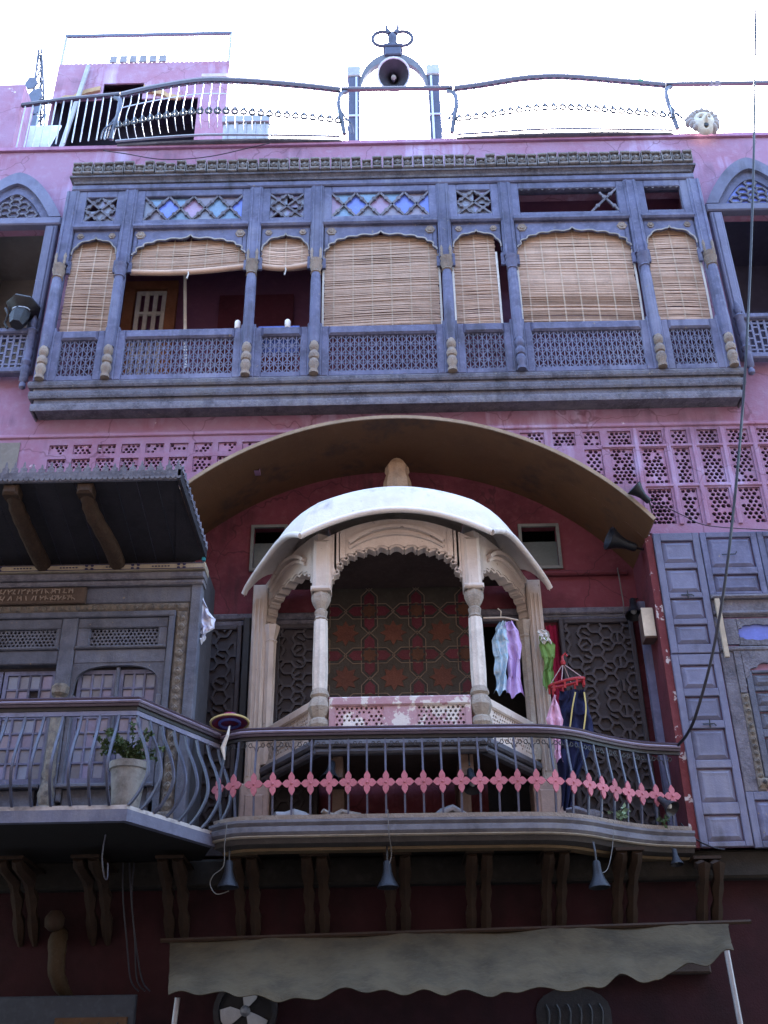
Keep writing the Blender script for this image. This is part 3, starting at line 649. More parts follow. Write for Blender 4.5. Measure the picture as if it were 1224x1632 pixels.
# ------------------------------------------------------------------ pointed side windows
def side_window(sx, label, jam):
    cx = sx*6.17; hw = .64; zs, zc = 14.62, 15.52
    o = thing('arched_window', label, 'window', (cx, 0, 11.2))
    def arc(hw_, zs_, zc_, n=24):
        pts = []
        for k in range(n+1):
            t = k/n; u = 2*t-1
            pts.append((cx+u*hw_, zs_+(zc_-zs_)*(1-abs(u)**1.9)*(.86)+(zc_-zs_)*.14*(1-abs(u))))
        return pts
    q = M(); inn, outr = arc(hw, zs, zc-.12), arc(hw+.2, zs, zc+.14)
    for k in range(24):
        a, b, c, d = inn[k], inn[k+1], outr[k+1], outr[k]
        q.prism([a, b, c, d], -.13, -.003)
    q.build('arch_hood', SLATE2, o)
    q = M(); i2 = arc(hw-.14, zs+.02, zc-.3)
    for k in range(24): q.prism([i2[k], i2[k+1], inn[k+1], inn[k]], -.06, -.003)
    q.build('arch_reveal', SLATE, o)
    q = M(); wx = hw-.14
    for i in range(-6, 7):
        for j in range(-1, 8):
            c = (cx+i*.15, zs+.02+j*.13+(.065 if i % 2 else 0)); r = .088
            for k in range(6):
                p0 = (c[0]+r*math.cos(R(60*k)), c[1]+r*.86*math.sin(R(60*k))); p1 = (c[0]+r*math.cos(R(60*k+60)), c[1]+r*.86*math.sin(R(60*k+60)))
                def inside(p): u = (p[0]-cx)/wx; return abs(u) <= 1 and zs <= p[1] <= zs+(zc-.3-zs)*((1-abs(u)**1.9)*.86+.14*(1-abs(u)))+.03
                if k < 3 and inside(p0) and inside(p1): q.bar(p0, p1, .03, -.05, -.012)
    q.build('lattice', DKWOOD, o)
    q = M(); q.prism([(p[0], p[1]) for p in i2], -.011, -.004); q.build('tympanum_back', SLATE if sx < 0 else G['blue'], o)
    q = M(); q.cbox(cx-hw-.22, cx+hw+.22, -.15, -.003, 14.44, 14.6, .02); q.build('lintel', SLATE2, o)
    for s in (-1, 1):
        q = M(); x = cx+s*(hw+.07); q.cbox(x-.1, x+.1, -.12, .02, 11.45, 14.439, .02); q.cbox(x-.05, x+.05, -.14, -.119, 12.3, 14.4, .01); jo = q.build('jamb', SLATE2, o)
        x = cx+s*(hw+.12)
        q = M(); q.lathe((x, -.2, 0), [(.012, 11.05), (.05, 11.08), (.05, 11.14), (.03, 11.17), (.065, 11.22), (.065, 11.45), (.045, 11.47), (.075, 11.55), (.05, 11.63), (.075, 11.71), (.05, 11.8), (.07, 11.86), (.065, 12.1), (.09, 12.14), (.04, 12.2), (.06, 12.3), (.03, 12.42), (.015, 12.46)], 10); q.build('turned_colonnette', SLATE, o, smooth=35)
    q = M(); q.cbox(cx-hw-.1, cx+hw+.1, -.24, -.003, 12.1, 12.2, .02); q.cbox(cx-hw-.1, cx+hw+.1, -.22, -.1, 11.36, 11.46, .02); pf = q.build('parapet_frame', SLATE, o)
    q = M(); n_ = 14; z0, z1 = 11.46, 12.1; a, b = cx-hw-.05, cx+hw+.05
    for k in range(n_+1): x = a+(b-a)*k/n_; q.box(x-.016, x+.016, -.19, -.16, z0, z1)
    for k in range(10):
        z = z0+(z1-z0)*k/9
        for c in range(n_):
            if (c+k) % 2 == 0 or k in (0, 1, 8, 9): q.box(a+(b-a)*c/n_+.016, a+(b-a)*(c+1)/n_-.016, -.188, -.162, z-.014, z+.014)
    q.build('pierced_parapet', SLATE2, pf)['kind'] = 'stuff'
    # open leaf
    q = M(); hinge = cx+jam*(hw-.02); ang = R(62 if sx > 0 else 70)
    ca, sa = math.cos(ang), math.sin(ang)
    def tf(u, d, z): return (hinge-jam*(u*ca-d*sa*0), .03+u*sa+d, z)
    q.tf = tf
    q.box(0, .6, 0, .04, 11.5, 14.4)
    lf = q.build('leaf', mk('bare_grey_door', (.22, .17, .15), rough=.8) if sx > 0 else mk('pale_door_leaf', (.34, .27, .22), rough=.8), o)
    for z0, z1, mt in ((13.5, 14.1, G['grey']), (12.9, 13.45, G['blue'] if sx > 0 else G['grey']), (11.7, 12.75, lf.data.materials[0])):
        for u0 in (.06, .33):
            q = M(); q.tf = tf; q.box(u0, u0+.21, -.02, -.002, z0, z1); q.build('leaf_panel', mt, lf)
    return o
side_window(-1, 'pointed arched window with honeycomb lattice at the left end of the upper floor', -1)
side_window(1, 'pointed arched window with blue backed lattice at the right end of the upper floor', -1)
# ------------------------------------------------------------------ white stone pavilion
JX = .09
J = thing('stone_pavilion', 'white and cream stone balcony pavilion with curved roof under the vault', 'pavilion', (JX, 0, 5.35))
FH, FY, BH, BY = .98, -.55, 1.86, .78
SL = math.hypot(BH-FH, BY-FY); SDX, SDY = (BH-FH)/SL, (BY-FY)/SL
def facet(which):
    """maps (u along the facet, depth inwards, z) to world"""
    if which == 0: return lambda u, d, z: (JX-FH+u, FY+d, z)
    s = which
    return lambda u, d, z: (JX+s*(FH+SDX*u-SDY*d), FY+SDY*u+SDX*d, z)
# curved roof: eave and crown lines per facet
E0 = 1.22; NS = 24
SLE = 1.62
def eave(f, t):
    if f == 0:
        u = 2*t-1; return Vector((JX+E0*u, -1.0, 8.47-.36*abs(u)**1.9))
    return Vector((JX+f*(E0+SDX*SLE*t), -1.0+SDY*SLE*t, 8.11+.30*math.sin(min(1, t*2.2)*math.pi/2)*(1-t)**.6-.17*t**1.5))
def crown(f, t):
    if f == 0:
        u = 2*t-1; return Vector((JX+.98*u, -.52+.0*u, 9.05-.20*abs(u)**2))
    return Vector((JX+f*(.98+.62*t), -.52+.9*t, 8.85-.12*t-.42*t*t))
def roofpt(f, t, v):
    a, b = eave(f, t), crown(f, t); p = a.lerp(b, v); p.z += .13*math.sin(v*math.pi)*(1-.3*v); p.y -= .03*math.sin(v*math.pi); return p
ms = M()
for f in (0, 1, -1):
    ms.sheet(lambda u, v: roofpt(f, u, v), NS, 8, (0, .03, -.075))
# back part of the roof running to the wall
ms.grid(lambda u, v: (JX+(-.98+1.96*u)*(1-.1*v), -.52+1.4*v, 9.05-.20*abs(2*u-1)**2-.25*v*v), 16, 6)
for s in (1, -1): ms.grid(lambda u, v: (crown(s, u).x*(1-v)+(JX+s*.9)*v, crown(s, u).y*(1-v)+.88*v, crown(s, u).z*(1-v)+(8.75)*v), 10, 4)
rf = ms.build('curved_roof', WHITE, J, smooth=40)
for f in (0, 1, -1):
    q = M(); q.tube([eave(f, k/24)+Vector((0, .015, -.035)) for k in range(25)], .042, 8); q.build('eave_roll', WHITE, rf, smooth=60)
m = M(); m.lathe((.13, .2, 9.0), [(.2, .3), (.21, .42), (.2, .55), (.16, .68), (.18, .72), (.17, .8), (.12, .88), (.06, .94), (.01, .97)], 16, None, .14); m.build('lotus_finial', mk('tan_finial', (.33, .23, .15), dark=(.16, .1, .07), rough=.85, scale=9), J)
def plate(f, L, pts, ztop, d0, d1, name, mat):
    q = M(); q.tf = facet(f); q.spandrel(pts, ztop, d0, d1); return q.build(name, mat, J)
for f in (0, 1, -1):
    L = 2*FH if f == 0 else SL
    c0 = .13; c1 = L-(.13 if f == 0 else .10)
    pts = cusp_arch(c0, c1, 7.46, 8.12 if f == 0 else 7.98, 15 if f == 0 else 11, .055, 90, .5)
    pts = [(0.0, 7.46), (c0-.001, 7.46)] + pts + [(c1+.001, 7.46), (L, 7.46)]
    ztop = (lambda x: 8.50-.30*abs(2*x/L-1)**2) if f == 0 else (lambda x: 8.32+.05*math.sin(x/L*math.pi)-.16*(x/L)**2)
    plate(f, L, pts, ztop, -.06, .12, 'cusped_arch', CREAM)
    # thick cusps on the soffit
    q = M(); q.tf = facet(f)
    pin = cusp_arch(c0, c1, 7.46, (8.12 if f == 0 else 7.98)-.0, 15 if f == 0 else 11, .085, 90, .5)
    for a, b in zip(pin[2:-2], pin[3:-2]): q.bar(a, b, .05, -.045, .10)
    q.build('cusp_band', CREAM, J)
    # concentric mouldings above the arch
    for dz, w_, pr in ((.13, .035, -.10), (.24, .05, -.13)):
        q = M(); q.tf = facet(f); base = [(c0-.03+(c1-c0+.06)*k/40, 7.55+(.60+dz*.9 if f == 0 else .52+dz*.75)*math.sin(math.pi*k/40)**.42) for k in range(6, 35)]
        for a, b in zip(base, base[1:]):
            if min(a[1], b[1]) < 8.42: q.bar(a, b, w_, pr, -.055)
        q.build('arch_moulding', CREAM, J)
    # parapet
    q = M(); q.tf = facet(f); za, zb = 5.52, 6.04
    e0, e1 = .12, L-.12
    q.cbox(e0, e1, -.07, .06, zb-.12, zb, .02); q.box(e0, e1, -.05, .05, za, za+.06); q.box(e0, e0+.07, -.05, .05, za+.06, zb-.12); q.box(e1-.07, e1, -.05, .05, za+.06, zb-.12)
    if f == 0: q.box(L/2-.2, L/2+.2, -.045, .05, za+.06, zb-.12)
    pm = q.build('parapet', PEEL if f == 0 else CREAM, J)
    spans = [(e0+.07, L/2-.2), (L/2+.2, e1-.07)] if f == 0 else [(e0+.07, e1-.07)]
    for a, b in spans:
        q = M(); q.tf = facet(f); jaali(q, a, b, za+.06, zb-.12, -.035, .03, .058, .68, .12); q.build('pierced_screen', PEEL if f == 0 else CREAM, pm)
    # floor mouldings
    for z0, z1, o in ((5.42, 5.52, .10), (5.34, 5.415, .06)):
        q = M(); q.tf = facet(f); ext = .05
        q.cbox(-ext if f == 0 else 0, L+ext if f == 0 else L, -o, .05, z0, z1, .025); q.build('base_moulding', FASCIA, J)
m = M(); pl = [(JX-FH, FY), (JX+FH, FY), (JX+BH, BY), (JX-BH, BY)]
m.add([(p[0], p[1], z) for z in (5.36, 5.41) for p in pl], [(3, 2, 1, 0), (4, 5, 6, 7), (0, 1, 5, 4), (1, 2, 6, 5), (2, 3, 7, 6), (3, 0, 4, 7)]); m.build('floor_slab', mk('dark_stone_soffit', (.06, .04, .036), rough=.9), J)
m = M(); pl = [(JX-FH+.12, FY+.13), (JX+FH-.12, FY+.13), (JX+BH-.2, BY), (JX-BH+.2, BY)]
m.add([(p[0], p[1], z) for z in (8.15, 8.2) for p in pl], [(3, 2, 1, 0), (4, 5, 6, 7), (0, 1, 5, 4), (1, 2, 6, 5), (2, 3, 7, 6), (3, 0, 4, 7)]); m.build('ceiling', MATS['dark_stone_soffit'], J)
COLP = [(.13, 5.52), (.13, 5.60), (.10, 5.62), (.135, 5.70), (.125, 5.76), (.09, 5.79), (.115, 5.83), (.145, 5.92), (.12, 6.02), (.095, 6.05), (.12, 6.08), (.105, 6.13), (.09, 6.16)]
SHAFT = [(.092, 6.16), (.098, 6.4), (.088, 7.02), (.085, 7.08)]
CAPP = [(.085, 7.08), (.105, 7.10), (.085, 7.13), (.095, 7.18), (.10, 7.21), (.075, 7.23), (.12, 7.30), (.145, 7.36), (.15, 7.42), (.13, 7.455)]
for s in (-1, 1):
    x = JX+s*FH
    q = M(); q.lathe((x, FY+.02, 0), SHAFT, 16, None, .13); c = q.build('column', mk('limewashed_column', (.58, .53, .48), dark=(.35, .31, .28), streak=(.4, .36, .33), rough=.85, scale=6), J)
    q = M(); q.lathe((x, FY+.02, 0), COLP, 16, None, .06); q.build('vase_base', STONE, c, smooth=30)
    q = M(); q.lathe((x, FY+.02, 0), [(r_*.85, z_) for r_, z_ in CAPP], 16, None, .06); q.build('capital', STONE, c, smooth=30)
    q = M(); q.cbox(x-.105, x+.105, FY-.10, FY+.10, 7.455, 8.2, .04); q.cbox(x-.13, x+.13, FY-.12, FY+.1, 7.455, 7.52, .02); q.build('impost', CREAM, c)
    # rear pier with engaged half column
    x = JX+s*BH
    q = M(); q.cbox(x-.10+.05*s, x+.10+.05*s, .52, .895, 4.46, 8.12, .02)
    for k in range(3): q.cbox(x+.05*s-.055+.055*k-.012, x+.05*s-.055+.055*k+.012, .50, .519, 5.4, 7.9, .006)
    pr = q.build('pier', CREAM, J)
    q = M(); q.lathe((x-s*.12, .58, 0), [(.07, 5.95), (.075, 7.2), (.075, 7.25), (.09, 7.27), (.07, 7.3), (.10, 7.4), (.12, 7.5)], 14, None, .14); q.lathe((x-s*.12, .58, 0), [(.09, 5.55), (.11, 5.7), (.085, 5.78), (.12, 5.88), (.07, 5.95)], 14, None, .06); q.build('engaged_column', STONE if s > 0 else CREAM, pr, smooth=30)
    q = M(); q.cbox(x-.19, x+.19, .46, .895, 4.46, 5.30, .02); q.cbox(x-.12, x+.12, .44, .459, 4.6, 5.15, .015); q.build('pedestal', mk('pale_pink_pedestal', (.50, .38, .34), rough=.9, scale=3), pr)
    # bracket below the floor
    x = JX+s*.78
    q = M(); q.tf = lambda a, b, c, x=x: (x+a, b, c)
    q.prism([(0, 0)]*0 or [(-.08, 5.1), (.08, 5.1), (.08, 5.35), (-.08, 5.35)], -.45, .88); q.prism([(-.07, 4.8), (.07, 4.8), (.07, 5.1), (-.07, 5.1)], .1, .88); q.prism([(-.06, 4.55), (.06, 4.55), (.06, 4.8), (-.06, 4.8)], .5, .88)
    q.build('stone_bracket', mk('brown_stone_bracket', (.16, .11, .09), rough=.9), J)

# ------------------------------------------------------------------ balconies
def densify(path, step=.12):
    out = []
    for a, b in zip(path, path[1:]):
        a, b = Vector(a), Vector(b); n = max(1, int((b-a).length/step))
        out += [tuple(a.lerp(b, k/n)) for k in range(n)]
    return out+[tuple(path[-1])]
def catmull(p, k=8):
    out = []
    for i in range(len(p)-1):
        a, b, c, d = [Vector(p[min(max(j, 0), len(p)-1)]) for j in (i-1, i, i+1, i+2)]
        for t in [j/k for j in range(k)]:
            out.append(tuple(.5*((2*b)+(c-a)*t+(2*a-5*b+4*c-d)*t*t+(3*b-a-3*c+d)*t**3)))
    return out+[tuple(p[-1])]
def along(path, step, start=0):
    """points at equal distances with outward normal"""
    P = [Vector(p) for p in path]; acc = start; res = []; 
    for a, b in zip(P, P[1:]):
        L = (b-a).length; d = (b-a)/L if L else None
        while acc <= L and L:
            q = a+d*acc; res.append((q.x, q.y, d.y, -d.x)); acc += step
        acc -= L
    return res
cpath = catmull([(-2.03, -.78), (-1.84, -.93), (-1.6, -1.0), (-.8, -1.01), (.1, -1.0), (1.2, -.98), (1.75, -.94), (2.12, -.80), (2.42, -.58), (2.72, -.38), (3.05, -.22), (3.5, -.12)], 6)
cpath = [p if len(p) == 2 else (p[0], p[1]) for p in cpath]
CB = thing('balcony', 'middle balcony with coral flower balusters and bowed plum handrail', 'balcony', (.1, -.9, 4.25))
def rail_set(path, z, parent):
    q = M(); q.sweep(path, [(-.05, z-.045), (.045, z-.045), (.05, z-.02), (.035, z-.01), (-.04, z-.01)]); h = q.build('handrail', RAIL, parent)
    q = M(); q.sweep(path, [(-.03, z-.0095), (.052, z-.0095), (.064, z+.006), (.052, z+.022), (-.03, z+.022)]); q.build('handrail_roll', RAILL, h, smooth=40)
    q = M(); q.sweep(path, [(-.045, z+.0225), (.052, z+.0225), (.06, z+.04), (.03, z+.062), (-.03, z+.062)]); q.build('handrail_cap', RAIL, h, smooth=40)
    q = M(); q.sweep(path, [(-.02, z-.085), (.02, z-.085), (.02, z-.046), (-.02, z-.046)]); q.build('lower_strip', BLACK, h)
rail_set(cpath, 5.47, CB)
# slab and fascia
q = M(); n = len(cpath)
top = [(p[0], p[1]+.0, 4.46) for p in cpath]; back = [(min(max(p[0], -2.9), 3.5), .9, 4.46) for p in cpath]
for zz in (4.46, 4.30):
    for i in range(n-1): q.add([(top[i][0], top[i][1], zz), (top[i+1][0], top[i+1][1], zz), (back[i+1][0], .9, zz), (back[i][0], .9, zz)], [(0, 1, 2, 3)])
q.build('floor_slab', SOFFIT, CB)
q = M(); q.sweep(cpath, [(-.12, 4.462), (.02, 4.465), (.035, 4.52), (-.1, 4.53)]); q.build('cement_kerb', DUST, CB)
q = M(); q.sweep(cpath, [(-.05, 4.30), (.05, 4.30), (.085, 4.33), (.085, 4.38), (.06, 4.40), (.095, 4.43), (.095, 4.458), (-.05, 4.461)]); q.build('fascia', FASCIA, CB)
q = M(); q.sweep(cpath, [(-.05, 4.272), (.055, 4.272), (.07, 4.285), (.055, 4.299), (-.05, 4.299)]); q.build('fascia_lip', mk('cream_lip', (.27, .235, .19), rough=.9), CB)
q = M(); q.sweep(cpath, [(-.12, 4.20), (.0, 4.22), (.03, 4.271), (-.12, 4.271)]); q.build('drip_edge', mk('black_stained_edge', (.05, .045, .045), rough=.9), CB)
q = M(); q.sweep([(p[0], p[1]) for p in cpath], [(-.30, 4.17), (-.14, 4.17), (-.13, 4.199), (-.30, 4.199)]); q.build('gilt_batten', mk('ochre_batten', (.13, .09, .05), rough=.85), CB)
# balusters with flower plates
bar0 = ros0 = scr0 = None; r3 = random.Random(4)
def petal4(w_, h_):
    pts = []
    for k in range(4):
        c, s = math.cos(k*math.pi/2), math.sin(k*math.pi/2)
        for u, v in ((.24, -.24), (.42, -.33), (.62, -.31), (.84, -.15), (1, 0), (.84, .15), (.62, .31), (.42, .33)): pts.append((w_*(c*u-s*v), h_*(s*u+c*v)))
    return pts
for k, (x, y, nx, ny) in enumerate(along(cpath, .2115, .10)):
    og = (x, y, 4.46); rz = math.atan2(nx, -ny)
    if bar0 is None:
        q = M(); q.tf = lambda a, b, c: (a+og[0], b+og[1], c+og[2])
        pr = [(0, 0, .03), (0, -.03, .2), (0, -.055, .38), (0, -.05, .55), (0, -.02, .75), (0, 0, .96)]; pr = catmull(pr, 4)
        for (a, b) in zip(pr, pr[1:]): pass
        q.tube(pr, .0155, 4); bar0 = q.build('baluster', IRON, CB, og)
        q = M(); q.tf = lambda a, b, c: (a+og[0], b+og[1]-.075, c+og[2]+.40); q.fan(petal4(.108, .135), -.012, .008); q.lathe((0, -.012, 0), [(.016, 0), (.012, .012), (.003, .014)], 8, (0, -1, 0)); ros0 = q.build('flower_plate', CORAL, bar0, (og[0], og[1]-.075, og[2]+.40))
        q = M(); q.tf = lambda a, b, c: (a+og[0], b+og[1], c+og[2])
        for s in (-1, 1):
            sp = [(s*(.012+.05*t), 0, .80+.1*t+.02*math.sin(t*6)) for t in [j/6 for j in range(7)]]+[(s*(.07+.025*math.cos(R(a))), 0, .87+.025*math.sin(R(a))) for a in (60, 0, -60, -120)]
            q.tube(sp, .0065, 4)
        scr0 = q.build('scroll', BLACK, bar0, og); b = bar0
        for o in (bar0,): o.rotation_euler = (0, 0, rz)
    else:
        b = inst(bar0, 'baluster', CB, og, rz)
        for src, off in ((ros0, (0, -.075, .40)), (scr0, (0, 0, 0))):
            c = src.copy(); col.objects.link(c); c.parent = b; c.location = off; c.rotation_euler = (0, r3.uniform(-.04, .04), 0) if src is ros0 else (0, 0, 0)
# carved wooden brackets under the balconies
def wood_bracket(x, parent, y0=-.55, tw=.1, top=4.16):
    q = M()
    for dx in (-.085, .085):
        pts = [(x+dx, .24, 3.38), (x+dx, .15, 3.48), (x+dx, .06, 3.62), (x+dx, -.03, 3.70), (x+dx, -.10, 3.85), (x+dx, -.22, 3.92), (x+dx, -.30, 4.03), (x+dx, y0, top-.05), (x+dx, y0-.05, top)]
        q.tube(pts, [.03, .06, .075, .05, .08, .055, .085, .07, .06], 6)
    q.box(x-.16, x+.16, y0-.1, .05, top, top+.035)
    q.build('carved_bracket', mk('dark_brown_wood', (.026, .014, .008), dark=(.01, .006, .004), light=(.042, .024, .013), scale=7, rough=.8), parent, smooth=35)  # wood colour lowered to include the shade under the slabs
for x in (-2.55, -1.72, -.92, 0.02, .95, 1.82, 2.64): wood_bracket(x, CB)
for x, lab in ((3.62, None),): wood_bracket(x, CB, -.1, top=4.14)

lpath = [(-7.2, -2.05), (-2.74, -2.05), (-2.04, -.80)]
LB = thing('balcony', 'left balcony with bulging plain iron bars and plum handrail', 'balcony', (-4, -2, 4.25))
rail_set(lpath, 5.50, LB)
q = M(); q.sweep(lpath, [(-.02, 5.36), (.012, 5.36), (.012, 5.41), (-.02, 5.41)]); q.build('top_strip', SLATE2, LB)
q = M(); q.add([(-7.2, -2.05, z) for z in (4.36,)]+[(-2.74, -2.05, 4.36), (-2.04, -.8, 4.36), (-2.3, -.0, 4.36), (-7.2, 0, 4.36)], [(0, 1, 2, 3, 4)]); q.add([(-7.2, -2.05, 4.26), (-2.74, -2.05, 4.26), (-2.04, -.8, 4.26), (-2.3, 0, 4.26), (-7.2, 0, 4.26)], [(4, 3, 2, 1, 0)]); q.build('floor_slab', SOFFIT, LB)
q = M(); q.sweep(lpath, [(-.05, 4.24), (.03, 4.24), (.03, 4.36), (-.05, 4.36)]); q.build('fascia', mk('blue_grey_fascia', (.12, .125, .18), dark=(.06, .062, .09), streak=(.24, .24, .28), rough=.8, scale=3), LB)
q = M(); q.sweep(lpath, [(-.09, 4.362), (.0, 4.362), (.0, 4.41), (-.09, 4.41)]); q.build('kerb_strip', mk('white_stained_kerb', (.42, .40, .40), dark=(.1, .09, .09), dk=.8, rough=.9, scale=3), LB)
bb = None
BEL = catmull([(0, 0, .03), (0, -.10, .12), (0, -.20, .28), (0, -.215, .42), (0, -.15, .62), (0, -.05, .82), (0, 0, .98), (0, 0, 1.05)], 4)
for x, y, nx, ny in along(lpath, .2, .08):
    if x < -5.6: continue
    og = (x, y, 4.38); rz = math.atan2(nx, -ny)
    if bb is None:
        q = M(); q.tf = lambda a, b, c: (a+og[0], b+og[1], c+og[2]); q.tube(BEL, .0185, 4); bb = q.build('baluster', IRON, LB, og); bb.rotation_euler.z = rz
    else: inst(bb, 'baluster', LB, og, rz+random.uniform(-.06, .06))
for x in (-4.3, -3.45): wood_bracket(x, LB, -.75, top=4.14)

# ------------------------------------------------------------------ left carved timber bay
O = thing('timber_oriel', 'grey carved timber bay with small paned windows behind the left balcony', 'bay window', (-4, -.9, 4.36))
OY = -.9; OX0, OX1 = -6.6, -2.36
m = M(); m.box(OX0, OX1, OY+.14, -.004, 4.37, 7.78); m.build('body', mk('dark_bay_core', (.05, .047, .055), rough=.9), O)
def obox(name, mat, x0, x1, z0, z1, pr, parent=O, back=.139, c=.012):
    q = M(); q.cbox(x0, x1, OY-pr, OY+back, z0, z1, c); return q.build(name, mat, parent)
# frame members
ob = [('corner_post', OX1-.14, OX1, 4.37, 7.5, .02), ('frame_post', -2.66+.09, OX1-.145, 4.37, 7.1, .0)]
obox('corner_post', ORIEL, OX1-.13, OX1, 4.37, 7.48, .03)
obox('frame_strip', SCROLL, -2.66, -2.50, 4.37, 7.10, .012, c=.03)
obox('frame_strip', SCROLL, OX0, -2.50, 7.101, 7.21, .013, c=.03)
obox('moulding', ORIEL, -2.74, -2.665, 4.37, 7.02, .03); obox('moulding', ORIEL, OX0, -2.665, 7.02, 7.095, .03)
obox('frieze_board', ORIEL, OX0, OX1-.13, 7.215, 7.43, .0)
obox('cornice_beam', DKWOOD, OX0, OX1+.02, 7.435, 7.50, .07, c=.02); obox('cornice_beam', DKWOOD, OX0, OX1+.03, 7.505, 7.60, .10, c=.02)
pb = obox('painted_band', mk('ochre_painted_band', (.28, .24, .18), dark=(.16, .135, .1), rough=.8, scale=6), OX0, OX1+.04, 7.605, 7.70, .13, c=.004)
q = M(); NAVY = mk('navy_paint', (.02, .02, .06), rough=.6, bump=0)
for x in [-2.62-.58*k for k in range(7)]:
    for a in range(4):
        an = R(45+90*a); q.fan([(x+.05*math.cos(an)+.022*math.cos(R(b)), 7.652+.03*math.sin(an)+.016*math.sin(R(b))) for b in range(0, 360, 60)], OY-.136, OY-.1305)
    for k in range(6): q.fan([(x-.16-.04*k+.016*math.cos(R(b)), 7.652+.009*math.sin(R(b))) for b in range(0, 360, 60)], OY-.136, OY-.1305)
for z in (7.617, 7.688): q.box(OX0, OX1+.02, OY-.135, OY-.1305, z-.005, z+.005)
q.build('painted_motif', NAVY, pb)
def bosses(parent, x0, z0, x1, z1, y, r, step, mat=SCROLL):
    """row of carved flower bosses on a strip"""
    q = M(); L_ = math.hypot(x1-x0, z1-z0); n_ = int(L_/step)
    for k in range(n_):
        t = (k+.5)/n_; rr = r*random.uniform(.8, 1.1)
        q.lathe((x0+(x1-x0)*t, y, z0+(z1-z0)*t), [(rr, -.002), (rr, .012), (rr*.65, .022), (rr*.55, .012), (rr*.3, .024), (.003, .026)], 8, (0, -1, 0), .2)
    o = q.build('carved_bosses', mat, parent); o['kind'] = 'stuff'; return o
bosses(O, -2.58, 4.5, -2.58, 7.05, OY-.012, .05, .115); bosses(O, -5.6, 7.155, -2.6, 7.155, OY-.013, .036, .10); bosses(O, -5.6, 4.557, -2.5, 4.557, OY-.03, .04, .11)
# name board with raised carving
nb_ = obox('carved_board', mk('brown_carved_board', (.075, .052, .042), rough=.8, scale=7), -5.2, -3.80, 7.20, 7.42, .06, back=-.005)
q = M(); rb = random.Random(9)
x = -5.1
while x < -3.9:
    for zc in (7.36, 7.27):
        k = rb.randint(0, 3); h = .03
        q.bar((x, zc-h), (x+rb.uniform(-.02, .03), zc+h), .012, OY-.075, OY-.06)
        if k: q.bar((x-.01, zc+h*rb.uniform(-1, 1)), (x+.04, zc+h*rb.uniform(-1, 1)), .012, OY-.075, OY-.06)
    x += rb.uniform(.045, .075)
q.build('raised_script', mk('pale_script', (.22, .17, .14), rough=.8), nb_)
# fields
for a, b, left in ((-3.86, -2.745, 0), (OX0, -4.06, 1)):
    obox('rail', ORIEL, a, b, 6.88, 7.015, .0); obox('rail', ORIEL, a, b, 6.42, 6.60, .0); obox('rail_bead', ORIEL, a, b, 6.60, 6.64, .035)
    ga, gb = (-3.70, -2.86) if not left else (-5.3, -4.12)
    obox('grille_stile', ORIEL, a, ga, 6.64, 6.88, .0); obox('grille_stile', ORIEL, gb, b, 6.64, 6.88, .0)
    q = M(); jaali(q, ga, gb, 6.65, 6.87, OY+.03, OY+.06, .05, .72, .0); q.build('pierced_grille', ORIEL, O)
obox('pilaster', ORIEL, -4.055, -3.865, 4.37, 7.015, .015)
q = M(); q.lathe((-3.96, OY-.02, 0), [(.07, 4.62), (.09, 4.66), (.06, 4.7), (.1, 4.82), (.07, 4.94), (.055, 5.0), (.08, 5.06), (.07, 5.12), (.07, 5.95), (.055, 5.98), (.1, 6.02), (.11, 6.1), (.08, 6.14)], 10); q.build('turned_pilaster', SCROLL, O, smooth=35)
pts = cusp_arch(-3.83, -2.80, 6.02, 6.40, 2, .03, 48, .5)
q = M(); q.spandrel([(-3.862, 6.02)]+pts+[(-2.746, 6.02)], 6.42, OY+.01, OY+.06); q.build('window_arch', ORIEL, O)
obox('stile', ORIEL, -3.862, -3.80, 4.75, 6.02, .0); obox('stile', ORIEL, -2.82, -2.745, 4.75, 6.02, .0)
# window leaves with individual panes
PANES = [G['grey'], G['violet'], glass('pale_blue_glass', (.19, .23, .33), .3), G['mauve'], G['grey'], glass('slate_glass', (.15, .155, .19), .4)]
rp = random.Random(12)
def leaf(x0, x1, z0, z1, nx, nz, skip=()):
    y = OY+.085
    q = M(); q.box(x0, x0+.045, y, y+.04, z0, z1); q.box(x1-.045, x1, y, y+.04, z0, z1); q.box(x0+.045, x1-.045, y, y+.04, z0, z0+.09); q.box(x0+.045, x1-.045, y, y+.04, z1-.05, z1)
    a, b, c, d = x0+.045, x1-.045, z0+.09, z1-.05
    for i in range(1, nx): xx = a+(b-a)*i/nx; q.cbox(xx-.014, xx+.014, y+.002, y+.04, c, d, .006)
    for j in range(1, nz): zz = c+(d-c)*j/nz; q.cbox(a, b, y+.004, y+.04, zz-.014, zz+.014, .006)
    lf = q.build('window_leaf', SLATE, O)
    for i in range(nx):
        for j in range(nz):
            if (i, j) in skip: continue
            p = M(); xx0, xx1 = a+(b-a)*i/nx+.008, a+(b-a)*(i+1)/nx-.008; zz0, zz1 = c+(d-c)*j/nz+.008, c+(d-c)*(j+1)/nz-.008; t = rp.uniform(-.004, .004)
            p.add([(xx0, y+.026+t, zz0), (xx1, y+.026-t, zz0), (xx1, y+.024-t, zz1), (xx0, y+.024+t, zz1)], [(0, 1, 2, 3)]); p.build('pane', rp.choice(PANES), lf)
leaf(-3.80, -3.335, 4.95, 6.36, 3, 7); leaf(-3.295, -2.82, 4.95, 6.36, 3, 7)
leaf(-4.70, -4.07, 4.95, 6.36, 4, 7, ((2, 5),)); leaf(-5.36, -4.72, 4.95, 6.36, 4, 7)
obox('meeting_stile', ORIEL, -3.335, -3.295, 4.95, 6.38, -.03)
